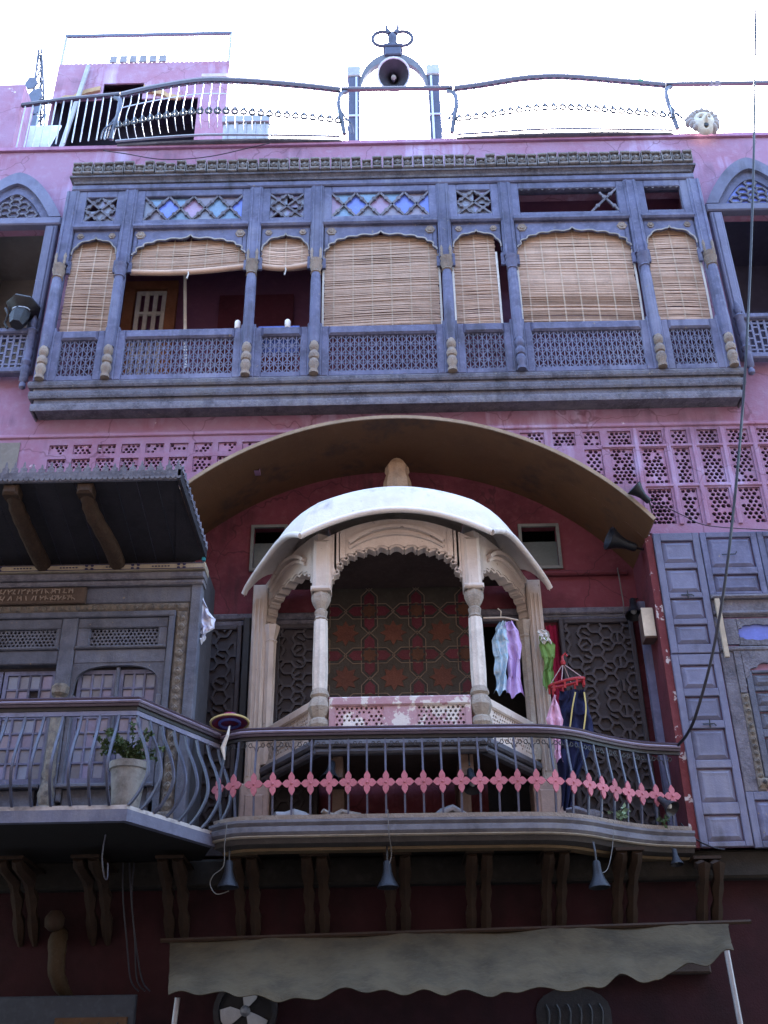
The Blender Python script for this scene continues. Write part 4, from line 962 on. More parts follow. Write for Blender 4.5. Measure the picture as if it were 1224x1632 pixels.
for a, b in ((-3.86, -2.745), (OX0, -4.06)):
    obox('dado_panel', ORIEL, a+.06, b-.06, 4.62, 4.90, -.04); obox('sill', ORIEL, a, b, 4.90, 4.949, .05)
obox('plinth', SCROLL, OX0, OX1-.13, 4.50, 4.615, .03); obox('plinth_base', ORIEL, OX0, OX1-.13, 4.37, 4.495, .06)

# ------------------------------------------------------------------ left canopy
K = thing('timber_canopy', 'dark boarded timber canopy with toothed edge above the left bay', 'canopy', (-4.5, -1.5, 7.8))
CF, CBk = (-2.25, 8.19), (-.78, 7.80)
cx1 = -2.50
def canz(y): return CBk[1]+(y-CBk[0])/(CF[0]-CBk[0])*(CF[1]-CBk[1])
bw = .245; k = 0
DKB = mk('shade_dark_boards', (.02, .019, .026), dark=(.009, .009, .012), light=(.035, .033, .042), scale=5, rough=.8)  # base colour lowered to carry the shadow under the canopy
x = cx1
while x > -6.4:
    a, b = x-bw+.008, x
    q = M(); t = random.uniform(-.006, .006)
    q.add([(a, CF[0], canz(CF[0])+t), (b, CF[0], canz(CF[0])+t), (b, CBk[0], CBk[1]+t), (a, CBk[0], CBk[1]+t), (a, CF[0], canz(CF[0])+t+.03), (b, CF[0], canz(CF[0])+t+.03), (b, CBk[0], CBk[1]+t+.03), (a, CBk[0], CBk[1]+t+.03)], [(3, 2, 1, 0), (4, 5, 6, 7), (0, 1, 5, 4), (1, 2, 6, 5), (2, 3, 7, 6), (3, 0, 4, 7)])
    q.build('board', DKB, K); x -= bw
m = M(); m.box(-6.5, cx1+.05, CF[0]-.04, CF[0]-.002, CF[1]-.03, CF[1]+.10); m.build('front_fascia', DKWOOD, K)
m = M(); 
for i in range(60):
    x = cx1+.03-i*.062; m.fan([(x+.03*math.cos(R(a)), CF[1]+.012-.035*max(0, math.sin(R(-a)))) for a in range(0, 360, 30)], CF[0]-.052, CF[0]-.041)
m.build('scalloped_trim', FASCIA, K)['kind'] = 'stuff'
sp0 = None
for i in range(34):
    x = cx1+.01-i*.108; og = (x, CF[0]-.02, CF[1]+.10)
    if x < -6: break
    if sp0 is None:
        q = M(); q.tf = lambda a, b, c: (a+og[0], b+og[1], c+og[2]); q.fan([(-.05, 0), (.05, 0), (.035, .03), (.04, .06), (.015, .075), (.01, .12), (0, .15), (-.01, .12), (-.015, .075), (-.04, .06), (-.035, .03)], -.012, .008); sp0 = q.build('crest_spike', DKWOOD, K, og)
    else:
        c = inst(sp0, 'crest_spike', K, og); c.scale.z = random.uniform(.75, 1.1)
# sloping side board and its spikes
sidep = [(cx1+.055, CF[0]-.04, CF[1]+.06), (cx1+.16, CBk[0]-.1, CBk[1]+.08)]
m = M(); a, b = Vector(sidep[0]), Vector(sidep[1])
m.add([a+Vector((0, 0, -.10)), b+Vector((0, 0, -.06)), b+Vector((0, 0, .05)), a+Vector((0, 0, .05)), a+Vector((-.04, 0, -.10)), b+Vector((-.04, 0, -.06)), b+Vector((-.04, 0, .05)), a+Vector((-.04, 0, .05))], [(0, 1, 2, 3), (7, 6, 5, 4), (0, 4, 5, 1), (3, 2, 6, 7), (0, 3, 7, 4), (1, 5, 6, 2)])
m.add([(cx1, CF[0], CF[1]-.01), (cx1+.12, CBk[0]-.1, CBk[1]+.02), (cx1-.25, CBk[0], CBk[1]-.03)], [(0, 1, 2)])
m.build('side_board', DKB, K)
for i in range(12):
    p = a.lerp(b, (i+.5)/12); c = inst(sp0, 'crest_spike', K, (p.x, p.y, p.z+.04)); c.rotation_euler.z = R(85); c.scale.z = .7
for px in (130, 12):
    q = M(); (xa, za), (xb, zb) = at(px+5, 800, CF[0]+.1), at(px+58, 895, OY-.12)
    pts = [(xa, CF[0]+.1, canz(CF[0]+.1)-.05), (xa+.02, CF[0]+.35, canz(CF[0]+.3)-.15), (xb-.02, OY-.5, 7.78), (xb, OY-.12, 7.70)]
    pts = catmull(pts, 5); q.tube(pts, [.06, .075, .09, .08, .095, .09, .1, .09, .1, .095, .1, .1, .1, .1, .1, .1], 8); s = q.build('strut', mk('brown_carved_strut', (.04, .023, .015), dark=(.018, .011, .008), light=(.085, .05, .028), scale=9, rough=.8, bump=.9, bscale=18), K, smooth=50)
    q = M(); q.cbox(xa-.09, xa+.09, CF[0]+.0, CF[0]+.2, canz(CF[0])-.16, canz(CF[0])-.02, .03); q.build('strut_block', MATS['brown_carved_strut'], s)
m = M(); m.box(cx1+.11, cx1+.15, CBk[0]-.15, CBk[0]-.1, CBk[1]-.02, CBk[1]+.02); m.build('end_block', mk('turquoise_paint', (.03, .25, .30), rough=.6), K)

# ------------------------------------------------------------------ right hand shutters
def panel_leaf(name, parent, x0, x1, z0, z1, y, panels, mat, f=.09, pn=None):
    """framed leaf with raised panels; panels = list of (z0,z1)"""
    q = M(); q.cbox(x0, x0+f, y-.04, y, z0, z1, .008); q.cbox(x1-f, x1, y-.04, y, z0, z1, .008)
    zz = z0
    for a, b in panels+[(z1, z1)]:
        if a-zz > .004: q.cbox(x0+f, x1-f, y-.04, y, zz, a, .008)
        zz = b
    lf = q.build(name, mat, parent)
    for a, b in panels:
        p = M(); g_ = .012; xa, xb = x0+f+g_, x1-f-g_; za, zb = a+g_, b-g_; c = .05
        p.add([(xa, y-.004, za), (xb, y-.004, za), (xb, y-.004, zb), (xa, y-.004, zb), (xa+c, y-.034, za+c), (xb-c, y-.034, za+c), (xb-c, y-.034, zb-c), (xa+c, y-.034, zb-c), (xa+c+.03, y-.03, za+c+.03), (xb-c-.03, y-.03, za+c+.03), (xb-c-.03, y-.03, zb-c-.03), (xa+c+.03, y-.03, zb-c-.03)], [(0, 1, 5, 4), (1, 2, 6, 5), (2, 3, 7, 6), (3, 0, 4, 7), (4, 5, 9, 8), (5, 6, 10, 9), (6, 7, 11, 10), (7, 4, 8, 11), (8, 9, 10, 11)])
        p.build('panel', pn or mat, lf)
    return lf
FS = thing('folding_shutter', 'tall pale slate folding shutter of stacked panels beside the red wall edge', 'shutter', (3.9, -.06, 4.27))
sx0, sx1 = 3.615, 4.235
panel_leaf('leaf', FS, sx0, sx1, 6.74, 8.50, -.03, [(6.86, 7.14), (7.22, 7.52), (7.60, 7.96), (8.04, 8.38)], SLATE2)
panel_leaf('leaf', FS, sx0-.01, sx1-.01, 4.30, 6.725, -.025, [(4.36, 4.68), (4.82, 5.24), (5.34, 5.74), (5.84, 6.16), (6.26, 6.58)], SLATE2)
for z in (7.56, 5.79):
    q = M(); q.tube([(3.86, -.08, z), (4.0, -.085, z), (4.02, -.10, z-.03)], .008, 5); q.tube([(3.95, -.075, z-.05), (3.95, -.085, z+.06)], .008, 5); q.build('latch', BLACK, FS)
SW = thing('shuttered_window', 'carved slate timber window wall right of the tall folding shutter', 'window', (5.0, -.06, 4.27))
panel_leaf('top_leaf', SW, 4.25, 5.02, 7.56, 8.50, -.03, [(7.60, 7.86), (7.96, 8.42)], SLATE, .08); panel_leaf('top_leaf', SW, 5.03, 5.8, 7.56, 8.50, -.03, [(7.60, 7.86), (7.96, 8.42)], SLATE, .08)
q = M(); q.tube([(4.5, -.08, 8.15), (4.68, -.085, 8.15), (4.7, -.1, 8.18)], .008, 5); q.build('latch', BLACK, SW)
q = M(); q.cbox(4.25, 5.8, -.10, -.001, 7.50, 7.555, .02); q.cbox(4.25, 5.8, -.03, -.001, 7.25, 7.5, .01); q.cbox(4.25, 5.8, -.07, -.001, 7.27, 7.33, .02); q.cbox(4.25, 5.8, -.06, -.001, 6.76, 6.83, .02); q.cbox(4.25, 4.36, -.04, -.001, 6.83, 7.25, .01); q.cbox(4.25, 4.42, -.035, -.001, 4.95, 6.76, .01); q.build('frame', DKWOOD, SW)
q = M(); q.box(4.37, 5.2, -.02, -.005, 6.86, 7.22); tb = q.build('fret_backing', G['blue'], SW)
q = M(); q.spandrel(cusp_arch(4.52, 5.05, 6.99, 7.14, 5, .1), 7.22, -.045, -.021); q.tf = lambda x, y, z: (x, y, 14.06-z); q.spandrel(cusp_arch(4.52, 5.05, 7.04, 7.15, 5, .1), 7.22, -.045, -.021); q.tf = None; q.box(4.37, 4.52, -.045, -.021, 6.86, 7.22); q.box(5.05, 5.2, -.045, -.021, 6.86, 7.22); q.build('fretwork', DKWOOD, tb)
q = M(); pts = cusp_arch(4.50, 5.45, 6.20, 6.62, 7, .07); q.spandrel([(4.42, 6.2)]+pts+[(5.6, 6.2)], 6.76, -.05, -.012); q.build('cusped_arch', DKWOOD, SW)
q = M(); q.cbox(4.42, 4.52, -.045, -.012, 4.95, 6.2, .02); q.build('carved_stile', SCROLL, SW); bosses(SW, 4.47, 5.0, 4.47, 6.18, -.045, .036, .09)
panel_leaf('window_leaf', SW, 4.525, 5.5, 5.12, 6.5, -.004, [(5.2, 5.62), (5.72, 5.95), (6.02, 6.22), (6.28, 6.46)], ORIEL, .08)
q = M(); q.cbox(4.42, 5.6, -.07, -.001, 5.0, 5.11, .02); q.build('carved_sill', SCROLL, SW); bosses(SW, 4.45, 5.055, 5.6, 5.055, -.07, .036, .09)
panel_leaf('lower_leaf', SW, 4.24, 4.95, 4.28, 4.94, -.03, [(4.36, 4.84)], SLATE, .09); panel_leaf('lower_leaf', SW, 4.96, 5.7, 4.28, 4.94, -.03, [(4.36, 4.84)], SLATE, .09)
q = M(); q.box(4.28, 4.34, -.12, -.075, 6.66, 7.48); q.tf = None
tag(q.build('timber_batten', mk('pale_batten', (.40, .34, .26), dark=(.2, .17, .14), rough=.85)), 'pale bare timber batten fixed beside the carved window', 'batten')
# ------------------------------------------------------------------ roof terrace
def bulged_railing(label, pts, loc, bars_mat, step, ringz):
    o = thing('bulged_railing', label, 'railing', loc, 'bulged railings on the roof edge')
    path = catmull(pts, 6); path = [(p[0], p[1]) for p in path]
    q = M(); q.sweep(path, [(-.03, 17.42), (.03, 17.42), (.04, 17.48), (.02, 17.54), (-.02, 17.54)]); q.build('top_rail', RAIL, o)
    q = M(); q.sweep([(p[0], p[1]*.35-.05) for p in path], [(-.02, 16.375), (.02, 16.375), (.02, 16.395), (-.02, 16.395)]); q.build('bottom_rail', PALEIRON, o)
    q = M(); q.sweep(path, [(.04, 17.06), (.05, 17.06), (.05, 17.08), (.04, 17.08)]); q.build('middle_rail', bars_mat, o)
    b0 = r0 = None
    for x, y, nx, ny in along(path, step, .06):
        og = (x, y, 16.4); rz = math.atan2(nx, -ny)
        if b0 is None:
            q = M(); q.tf = lambda a, b, c: (a+og[0], b+og[1], c+og[2]); yb = -y*.5
            q.tube(catmull([(0, .12, .0), (0, .02, .1), (0, -.06, .3), (0, -.05, .52), (0, .0, .8), (0, .0, 1.08)], 3), .0085, 4); b0 = q.build('bar', bars_mat, o, og); b0.rotation_euler.z = rz
            q = M(); q.tf = lambda a, b, c: (a+og[0], b+og[1], c+og[2])
            ring = [(.052*math.cos(R(a)), -.03, .25+.055*math.sin(R(a))) for a in range(0, 361, 30)]; q.tube(ring, .02, 4, False); q.fan([(-.025, .29), (.025, .29), (.036, .325), (0, .385), (-.036, .325)], -.036, -.024); r0 = q.build('ring_ornament', BLACK if True else IRON, b0, og)
            q = M(); q.tf = lambda a, b, c: (a+og[0], b+og[1], c+og[2])
            arc = [(.07*math.cos(R(a)), 0, 1.06-.05*math.sin(R(a))) for a in range(0, 181, 30)]; q.tube(arc, .014, 4); s0 = q.build('scallop', IRON, b0, og)
        else:
            b = inst(b0, 'bar', o, og, rz)
            for s in (r0, s0):
                c = s.copy(); col.objects.link(c); c.parent = b; c.location = (0, 0, 0)
    # scrolled end plates
    for e, sg in ((path[0], -1), (path[-1], 1)):
        q = M()
        q.tube(catmull([(e[0]+sg*.12, e[1]+.02, 17.44), (e[0]-sg*.0, e[1]-.02, 17.32), (e[0]-sg*.02, e[1]-.04, 17.0), (e[0]+sg*.03, e[1], 16.7), (e[0]+sg*.08, e[1]+.05, 16.40)], 4), .042, 5)
        for j in range(4):
            xx = e[0]+sg*(.05+.05*j); q.tube(catmull([(e[0], e[1]-.02, 17.05-.1*j), (xx, e[1], 16.8-.06*j), (xx+sg*.05, e[1]+.03, 16.40)], 4), .014, 4)
        q.build('scroll_end', IRON, o)
    return o
bulged_railing('bulged iron railing with ring ornaments, left of the loudspeaker arch', [(-4.62, -.19), (-3.96, -.34), (-3.16, -.46), (-2.5, -.44), (-1.85, -.37), (-1.19, -.28), (-.72, -.2)], (-2.7, -.2, 16.36), PALEIRON, .148, 16.65)
bulged_railing('bulged iron railing with ring ornaments, right of the loudspeaker arch', [(1.30, -.18), (1.75, -.24), (2.48, -.36), (3.03, -.39), (3.58, -.35), (4.38, -.25), (5.05, -.16)], (3.2, -.2, 16.36), PALEIRON, .148, 16.65)
def straight_rail(label, pts, loc, bars):
    o = thing('roof_railing', label, 'railing', loc)
    q = M(); q.sweep(pts, [(-.03, 17.46), (.03, 17.46), (.035, 17.50), (.02, 17.54), (-.02, 17.54)]); q.build('top_rail', RAIL, o)
    if bars:
        b0 = None
        for x, y, nx, ny in along(pts, .145, .07):
            og = (x, y, 16.36)
            if b0 is None:
                q = M(); q.tube([(x, y, 16.36), (x, y, 17.47)], .013, 4); b0 = q.build('bar', PALEIRON, o, og)
            else: inst(b0, 'bar', o, og)
    return o
straight_rail('straight iron bar railing at the left end of the roof', [(-6.45, .0), (-5.7, -.1), (-4.64, -.19)], (-5.6, -.1, 16.36), True)
straight_rail('bare top rail running between the two bulged railings', [(-.70, -.2), (1.28, -.18)], (.3, -.2, 16.36), False)
straight_rail('bare top rail at the right end of the roof', [(5.07, -.16), (7.4, -.14)], (6.2, -.15, 16.36), False)
for x, lab in ((4.55, 'green rag tied round the right bulged railing'), (5.95, 'pale rag tied round the bare right roof rail')):
    q = M(); q.lathe((x-.12, -.22 if x < 5 else -.15, 17.5), [(.05, 0), (.065, .05), (.055, .1), (.07, .17), (.05, .22)], 8, (1, 0, 0), .15)
    tag(q.build('rag', mk('green_rag', (.10, .30, .24), rough=.9) if x < 5 else mk('pale_rag', (.25, .27, .34), rough=.9)), lab, 'rag')
# slab lips under the bulges
for a, b in ((-4.6, -.7), (1.3, 5.05)):
    q = M(); n = 24; c = (a+b)/2; hw = (b-a)/2
    q.sweep([(a+(b-a)*k/n, -.03-.06*(1-((a+(b-a)*k/n-c)/hw)**2)) for k in range(n+1)], [(-.1, 16.335), (.03, 16.335), (.04, 16.368), (-.1, 16.368)]); q.build('roof_slab_lip', FASCIA, H)
# left roof pier and sheet
q = M(); x0, z0 = at(0, 130, -.02); q.box(-7.3, -6.46, -.04, .5, 16.37, 18.0); q.build('roof_pier', PINK, H)
q = M(); q.tf = lambda x, y, z: (x+(z-16.4)*.12, y+(z-16.4)*.2, z); q.box(-6.85, -6.2, .5, .53, 16.37, 17.9)
tag(q.build('metal_sheet', mk('pale_blue_sheet', (.52, .58, .66), rough=.6)), 'pale blue sheet leaning behind the left roof railing', 'sheet')
# lattice mast
q = M(); base = [(-6.2, .9), (-5.75, .9), (-5.97, 1.2)]; rr = random.Random(2)
prev = None
for k in range(9):
    t = k/8; z = 16.4+3.9*t; lv = [(-6.3+(b[0]+5.95)*(1-t*.85)-.5*t, .95+(b[1]-.95)*(1-t*.8), z) for b in base]
    if prev:
        for i in range(3): q.tube([prev[i], lv[i]], .022, 4); q.tube([prev[i], lv[(i+1) % 3]], .013, 4); q.tube([lv[i], lv[(i+1) % 3]], .012, 4)
    prev = lv
ms_ = q.build('frame', IRON, None)
mast = thing('lattice_mast', 'leaning iron lattice mast with plates behind the left roof railing', 'mast', (-5.95, .95, 16.37)); ms_.parent = mast; ms_.location = -Vector((-5.95, .95, 16.37))
q = M()
for k in range(7):
    z = 17.0+.36*k; x = -6.42-.06*k+rr.uniform(-.12, .12); a = rr.uniform(.08, .16); q.fan([(x+a*math.cos(R(d)), z+a*1.5*math.sin(R(d+rr.uniform(-9, 9)))) for d in range(0, 360, 60)], .84, .87)
q.build('plate', IRON, mast)
# rooftop room
RR = thing('rooftop_room', 'pink rooftop room with dark opening behind the left roof railing', 'building', (-5.4, 3, 16.3))
q = M(); wall_columns(q, -7.3, -3.42, 16.29, 22.5, 3.0, [(-7.28, -4.05, 16.5, 21.3), (-6.2, -5.3, 21.3, 21.82)], .04)
q.add([(-3.42, 3, 16.29), (-3.42, 6, 16.29), (-3.42, 6, 22.5), (-3.42, 3, 22.5)], [(0, 1, 2, 3)]); q.add([(-7.3, 3, 16.29), (-7.3, 6, 16.29), (-7.3, 6, 22.5), (-7.3, 3, 22.5)], [(3, 2, 1, 0)]); q.add([(-7.3, 6, 16.29), (-3.42, 6, 16.29), (-3.42, 6, 22.5), (-7.3, 6, 22.5)], [(0, 1, 2, 3)]); q.add([(-7.3, 3, 22.5), (-3.42, 3, 22.5), (-3.42, 6, 22.5), (-7.3, 6, 22.5)], [(0, 1, 2, 3)])
q.build('wall', PINK, RR)
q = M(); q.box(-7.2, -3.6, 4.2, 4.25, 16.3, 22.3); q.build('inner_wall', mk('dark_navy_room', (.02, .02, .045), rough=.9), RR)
q = M(); q.box(-7.25, -3.5, 3.26, 4.19, 21.83, 21.88); q.build('inner_ceiling', MATS['dark_navy_room'], RR)  # inner faces added in near-black navy so the opening stays dark
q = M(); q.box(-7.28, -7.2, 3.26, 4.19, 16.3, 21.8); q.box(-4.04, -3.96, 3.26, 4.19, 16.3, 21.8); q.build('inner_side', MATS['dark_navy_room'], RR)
q = M(); r2 = random.Random(5)
for s, c in ((-1, -6.25), (1, -5.28)):
    pts = [(c+s*.85*t, 21.28+.35*(1-t)+r2.uniform(-.05, .05)) for t in [j/9 for j in range(10)]]
    for a, b in zip(pts, pts[1:]): q.prism([(a[0], a[1]-.1), (b[0], b[1]-.1), (b[0], b[1]+.03), (a[0], a[1]+.03)][::s], 2.94, 2.998)
q.build('broken_plaster_edge', mk('broken_tan_plaster', (.40, .27, .16), dark=(.2, .13, .08), rough=.95, scale=8), RR)
q = M(); q.box(-4.0, -3.43, 2.9, 2.997, 21.86, 21.96); q.build('ledge', mk('pale_ledge', (.5, .42, .42), rough=.9), RR)
TR = thing('rooftop_railing', 'pale fretwork railing on top of the rooftop room', 'railing', (-5.4, 3.05, 22.5))
q = M(); q.sweep([(-7.3, 3.05), (-3.44, 3.05)], [(-.03, 23.5), (.03, 23.5), (.03, 23.58), (-.03, 23.58)]); q.build('top_rail', IRON, TR)
TW = mk('bleached_white_iron', (.34, .35, .40), rough=.6, bump=0)
b0 = None
for k in range(37):
    x = -7.25+k*.105; og = (x, 3.05, 22.5)
    if b0 is None:
        q = M(); q.tf = lambda a, b, c: (a+og[0], b+og[1], c+og[2]); q.tube([(0, 0, 0), (0, 0, 1.0)], .011, 4); q.tube([(.045*math.cos(R(a)), 0, .62+.06*math.sin(R(a))) for a in range(0, 361, 45)], .008, 4, False); q.tube([(.045*math.cos(R(a)), 0, .12+.06*math.sin(R(a))) for a in range(0, 361, 45)], .01, 4, False); b0 = q.build('fret_bar', TW, TR, og)
    else: inst(b0, 'fret_bar', TR, og)
q = M(); q.tube([(-3.44, 3.05, 22.5), (-3.44, 3.05, 23.58)], .03, 6); q.tube([(-7.28, 3.05, 22.5), (-7.28, 3.05, 23.58)], .03, 6); q.build('end_post', TW, TR)
q = M()
for k in range(6):
    x = -6.15+k*.225; q.box(x, x+.16, 2.97, 3.0, 22.505, 22.72); 
pl_ = q.build('lattice_block', mk('grey_blocks', (.22, .22, .26), rough=.9), TR)
q = M(); q.tube([(-6.9, 2.2, 16.4), (-6.75, 2.6, 19.0), (-6.58, 2.9, 22.3)], .05, 6); tag(q.build('drain_pipe', TW, smooth=60), 'pale pipe leaning against the rooftop room', 'pipe')
# metal trunk on the roof
TK = thing('storage_chest', 'grey metal chest standing behind the left bulged railing', 'chest', (-2.62, 1.5, 16.37))
x0, z1 = at(357, 183, 1.5); x1, _ = at(430, 183, 1.5)
q = M(); q.cbox(x0, x1, 1.5, 2.3, 16.37, z1-.25, .03); q.build('body', GREYMET, TK)
q = M(); q.sweep([(x0-.02, 1.48), (x1+.02, 1.48)], [(0, z1-.245), (.02, z1-.24), (0, z1-.05), (-.15, z1+.02), (-.8, z1+.02), (-.8, z1-.245)]); q.build('lid', GREYMET, TK)
for k in range(5):
    x = x0+(x1-x0)*(k+.5)/5; q = M(); q.box(x-.012, x+.012, 1.475, 1.499, 16.5, z1-.26); q.build('rib', GREYMET, TK)

# loudspeaker arch
SA = thing('loudspeaker_arch', 'white arch on two blue posts with ring ornament on top of the roof', 'arch', (.25, 1, 16.37))
BLP = mk('blue_grey_post_paint', (.05, .055, .10), dark=(.03, .032, .06), light=(.09, .10, .16), rough=.6, scale=4)
for x in (-.52, 1.03):
    q = M(); q.cbox(x-.11, x+.11, .92, 1.1, 16.37, 19.25, .02); p = q.build('post', BLP, SA)
    q = M(); q.box(x+.05*(1 if x < 0 else -1)-.02, x+.05*(1 if x < 0 else -1)+.02, .89, .918, 16.4, 19.2); q.build('post_strip', PALEIRON, p)
    q = M(); q.box(x-.12, x+.12, .895, .917, 18.1, 18.14); q.build('cross_strip', PALEIRON, p)
    q = M(); q.cbox(x-.13, x+.13, .9, 1.12, 19.255, 19.55, .02); q.build('post_cap', TW, p)
q = M(); n = 20; inn = [(.255+.62*math.cos(math.pi*k/n), 18.95+.78*math.sin(math.pi*k/n)) for k in range(n+1)]; outr = [(.255+.68*math.cos(math.pi*k/n), 18.95+1.02*math.sin(math.pi*k/n)) for k in range(n+1)]
for k in range(n): q.prism([inn[k], inn[k+1], outr[k+1], outr[k]], .95, 1.05)
q.build('arch_band', mk('grey_white_band', (.10, .105, .135), rough=.6), SA)
q = M(); q.cbox(.09, .42, .9, 1.08, 19.86, 20.1, .02); q.cbox(.06, .45, .88, 1.1, 20.1, 20.18, .02); q.build('pedestal', BLP, SA)
q = M()
for s in (-1, 1):
    ring = []
    for a in range(0, 361, 15): ring.append((.255+s*(.2+.2*math.cos(R(a))), 1.0, 20.46+.22*math.sin(R(a))))
    q.tube(ring, .038, 6, False); q.tube([(.255+s*.05, 1, 20.6), (.255+s*.12, 1, 20.78), (.255+s*.085, 1, 21.0)], [.06, .035, .006], 6)
q.lathe((.255, 1, 20.18), [(.1, 0), (.06, .08), (.09, .2), (.1, .3), (.05, .42), (.02, .5)], 10); q.build('ring_ornament', BLP, SA, smooth=40)
LSZ = -.16
LS = thing('loudspeaker', 'round horn loudspeaker under the white roof arch', 'loudspeaker', (.255, .9, 19.2))
q = M(); q.lathe((.255, .74, 19.22+LSZ), [(.31, 0), (.30, .03), (.20, .12), (.12, .24), (.06, .4), (.0, .41)], 20, (0, .8, .6), 0, False); q.build('horn', mk('slate_horn', (.035, .037, .055), rough=.6), LS, smooth=40)
q = M(); q.lathe((.255, .85, 19.28+LSZ), [(.0, 0), (.05, .02), (.055, .1), (.03, .2)], 10, (0, .8, .6)); q.build('driver_cone', GREYMET, LS, smooth=40)
q = M(); q.tube([(.255+.31*math.cos(R(a)), .74-.31*.6*math.sin(R(a)), 19.22+LSZ+.31*.8*math.sin(R(a))) for a in range(0, 361, 15)], .022, 5, False); q.build('horn_rim', PALEIRON, LS)
q = M(); q.tube([(.255, .95, 19.3+LSZ), (.255, 1.0, 19.95)], .04, 6); q.build('hanger_stem', BLP, LS)
q = M(); q.tube([(.02, .95, 18.9), (.02, .95, 16.4)], .012, 4); q.tube([(.3, .95, 18.9), (.3, .95, 16.4)], .012, 4)
q.build('bracket_leg', PALEIRON, LS)
# carved face mask on the parapet
FM = thing('face_mask', 'pale carved face mask with open mouth on the roof edge', 'mask', (5.56, -.15, 16.2))
fx, fy, fz = 5.56, -.18, 16.42
def face(u, v):
    a = (u-.5)*math.pi; e = (v-.5)*math.pi; X = math.sin(a)*math.cos(e); Z = math.sin(e); Y = -math.cos(a)*math.cos(e)
    d = 0
    def gz(cx, cz, s, h): return h*math.exp(-(((X-cx)/s[0])**2+((Z-cz)/s[1])**2))
    d += gz(0, .02, (.12, .28), .35)+gz(0, -.08, (.17, .1), .2)+gz(-.33, .36, (.26, .09), .24)+gz(.33, .36, (.26, .09), .24)
    d -= gz(-.33, .14, (.18, .1), .32)+gz(.33, .14, (.18, .1), .32)+gz(.0, -.52, (.15, .22), .42)
    d += gz(-.45, -.2, (.2, .2), .08)+gz(.45, -.2, (.2, .2), .08)+gz(0, -.8, (.2, .1), .08)
    return (fx+.205*X*(1-.12*max(0, -Z)), fy+.16*(Y-d), fz+.26*Z)
q = M(); q.grid(face, 40, 40); q.build('face', mk('pale_carved_stone', (.56, .52, .45), dark=(.34, .3, .27), rough=.9, scale=12), FM, smooth=70)
q = M(); rr = random.Random(8)
for k in range(24):
    a = R(-45+(k%13)*22.5); kk = k//13; c = (fx+(.215+.03*kk)*math.cos(a), fy-.03+.05*kk, fz+.05+(.225+.03*kk)*math.sin(a)); q.lathe(c, [(.01, -.07), (.055, -.035), (.066, .01), (.042, .06), (.01, .085)], 7, (rr.uniform(-.3, .3), -1, rr.uniform(-.4, .4)))
q.build('curled_hair', mk('grey_stone_hair', (.36, .33, .33), rough=.9, scale=12), FM, smooth=50)
q = M(); q.lathe((fx, fy-.13, fz-.135), [(.04, 0), (.03, .03), (.0, .035)], 10, (0, 1, 0)); q.build('mouth', BLACK, FM)
for s in (-1, 1):
    q = M(); q.lathe((fx+s*.068, fy-.112, fz+.035), [(.0, -.012), (.03, -.008), (.034, 0), (.02, .008), (0, .01)], 10, (0, 1, .2)); q.build('eye', mk('eye_hollow_shade', (.05, .05, .07), rough=.8), FM)  # dark lens stands in for the shade in each eye hollow

# ------------------------------------------------------------------ lamps
def bell_lamp(label, p, axis, s=1, cat='lamp', arm=None, mat=LAMPM):
    o = thing('bell_lamp', label, cat, p); ax = Vector(axis).normalized()
    q = M(); q.lathe(p, [(.035*s, 0), (.045*s, .02*s), (.05*s, .12*s), (.075*s, .2*s), (.12*s, .28*s), (.125*s, .3*s), (.11*s, .29*s), (.06*s, .2*s), (.03*s, .16*s), (0, .15*s)], 16, ax); q.build('shade', mat, o, smooth=40)
    q = M(); q.lathe(Vector(p)+ax*.14*s, [(.03*s, 0), (.045*s, .05*s), (.045*s, .09*s), (.02*s, .12*s)], 10, ax); q.build('bulb', mk('dusty_bulb', (.55, .54, .52), rough=.2), o, smooth=60)
    if arm:
        q = M(); q.tube(arm, .012*s, 6); q.build('arm', BLACK, o)
    return o
for px, lab, zt in ((365, 'bell lamp hanging under the left end of the middle balcony', 4.2), (617, 'bell lamp hanging under the centre of the middle balcony', 4.2), (950, 'bell lamp hanging under the right part of the middle balcony', 4.2)):
    x, z = at(px, 1372, -.95)
    bell_lamp(lab, (x, -.95, z), (0.02, -.05, -1), .95, arm=[(x, -.95, z), (x, -.95, z+.1), (x, -.9, 4.2)])
x, z = at(1076, 1352, -.5); bell_lamp('small lamp below the right end of the middle balcony', (x, -.45, z), (0, -.2, -1), .6, arm=[(x, -.45, z), (x, -.3, 4.25)])
x, z = at(1018, 868, .0); bell_lamp('horn shaped lamp on the red wall under the vault', (x-.02, .1, z), (-1, -.25, .3), 1.35, arm=[(x, .1, z), (3.51, .15, z)])
x, z = at(1035, 800, -.62); bell_lamp('small spot lamp clamped on the right shoulder of the vault rim', (x, -.62, z), (-.8, -.3, .75), .95, arm=[(x, -.62, z), (x+.05, -.5, z-.1)])
x, z = at(1008, 955, .5); bell_lamp('grey lamp on the jamb beside the right carved door', (x, .5, z), (-.1, -.3, -1), 1.0, arm=[(x, .5, z), (3.45, .6, z+.05)])
x, z = at(530, 1210, -.45); bell_lamp('spot lamp below the left column of the pavilion', (x, -.5, z-.05), (-.1, -.5, -1), .95, arm=[(x, -.5, z), (x, -.45, 5.36)])
x, z = at(748, 1222, -.45); bell_lamp('spot lamp below the right column of the pavilion', (x, -.5, z-.05), (.1, -.5, -1), .95, arm=[(x, -.5, z), (x, -.45, 5.36)])
x, z = at(1050, 1272, -.3); bell_lamp('dark spot lamp lying at the right end of the balcony', (x, -.3, z), (.4, -.5, -.6), .8, mat=BLACK)
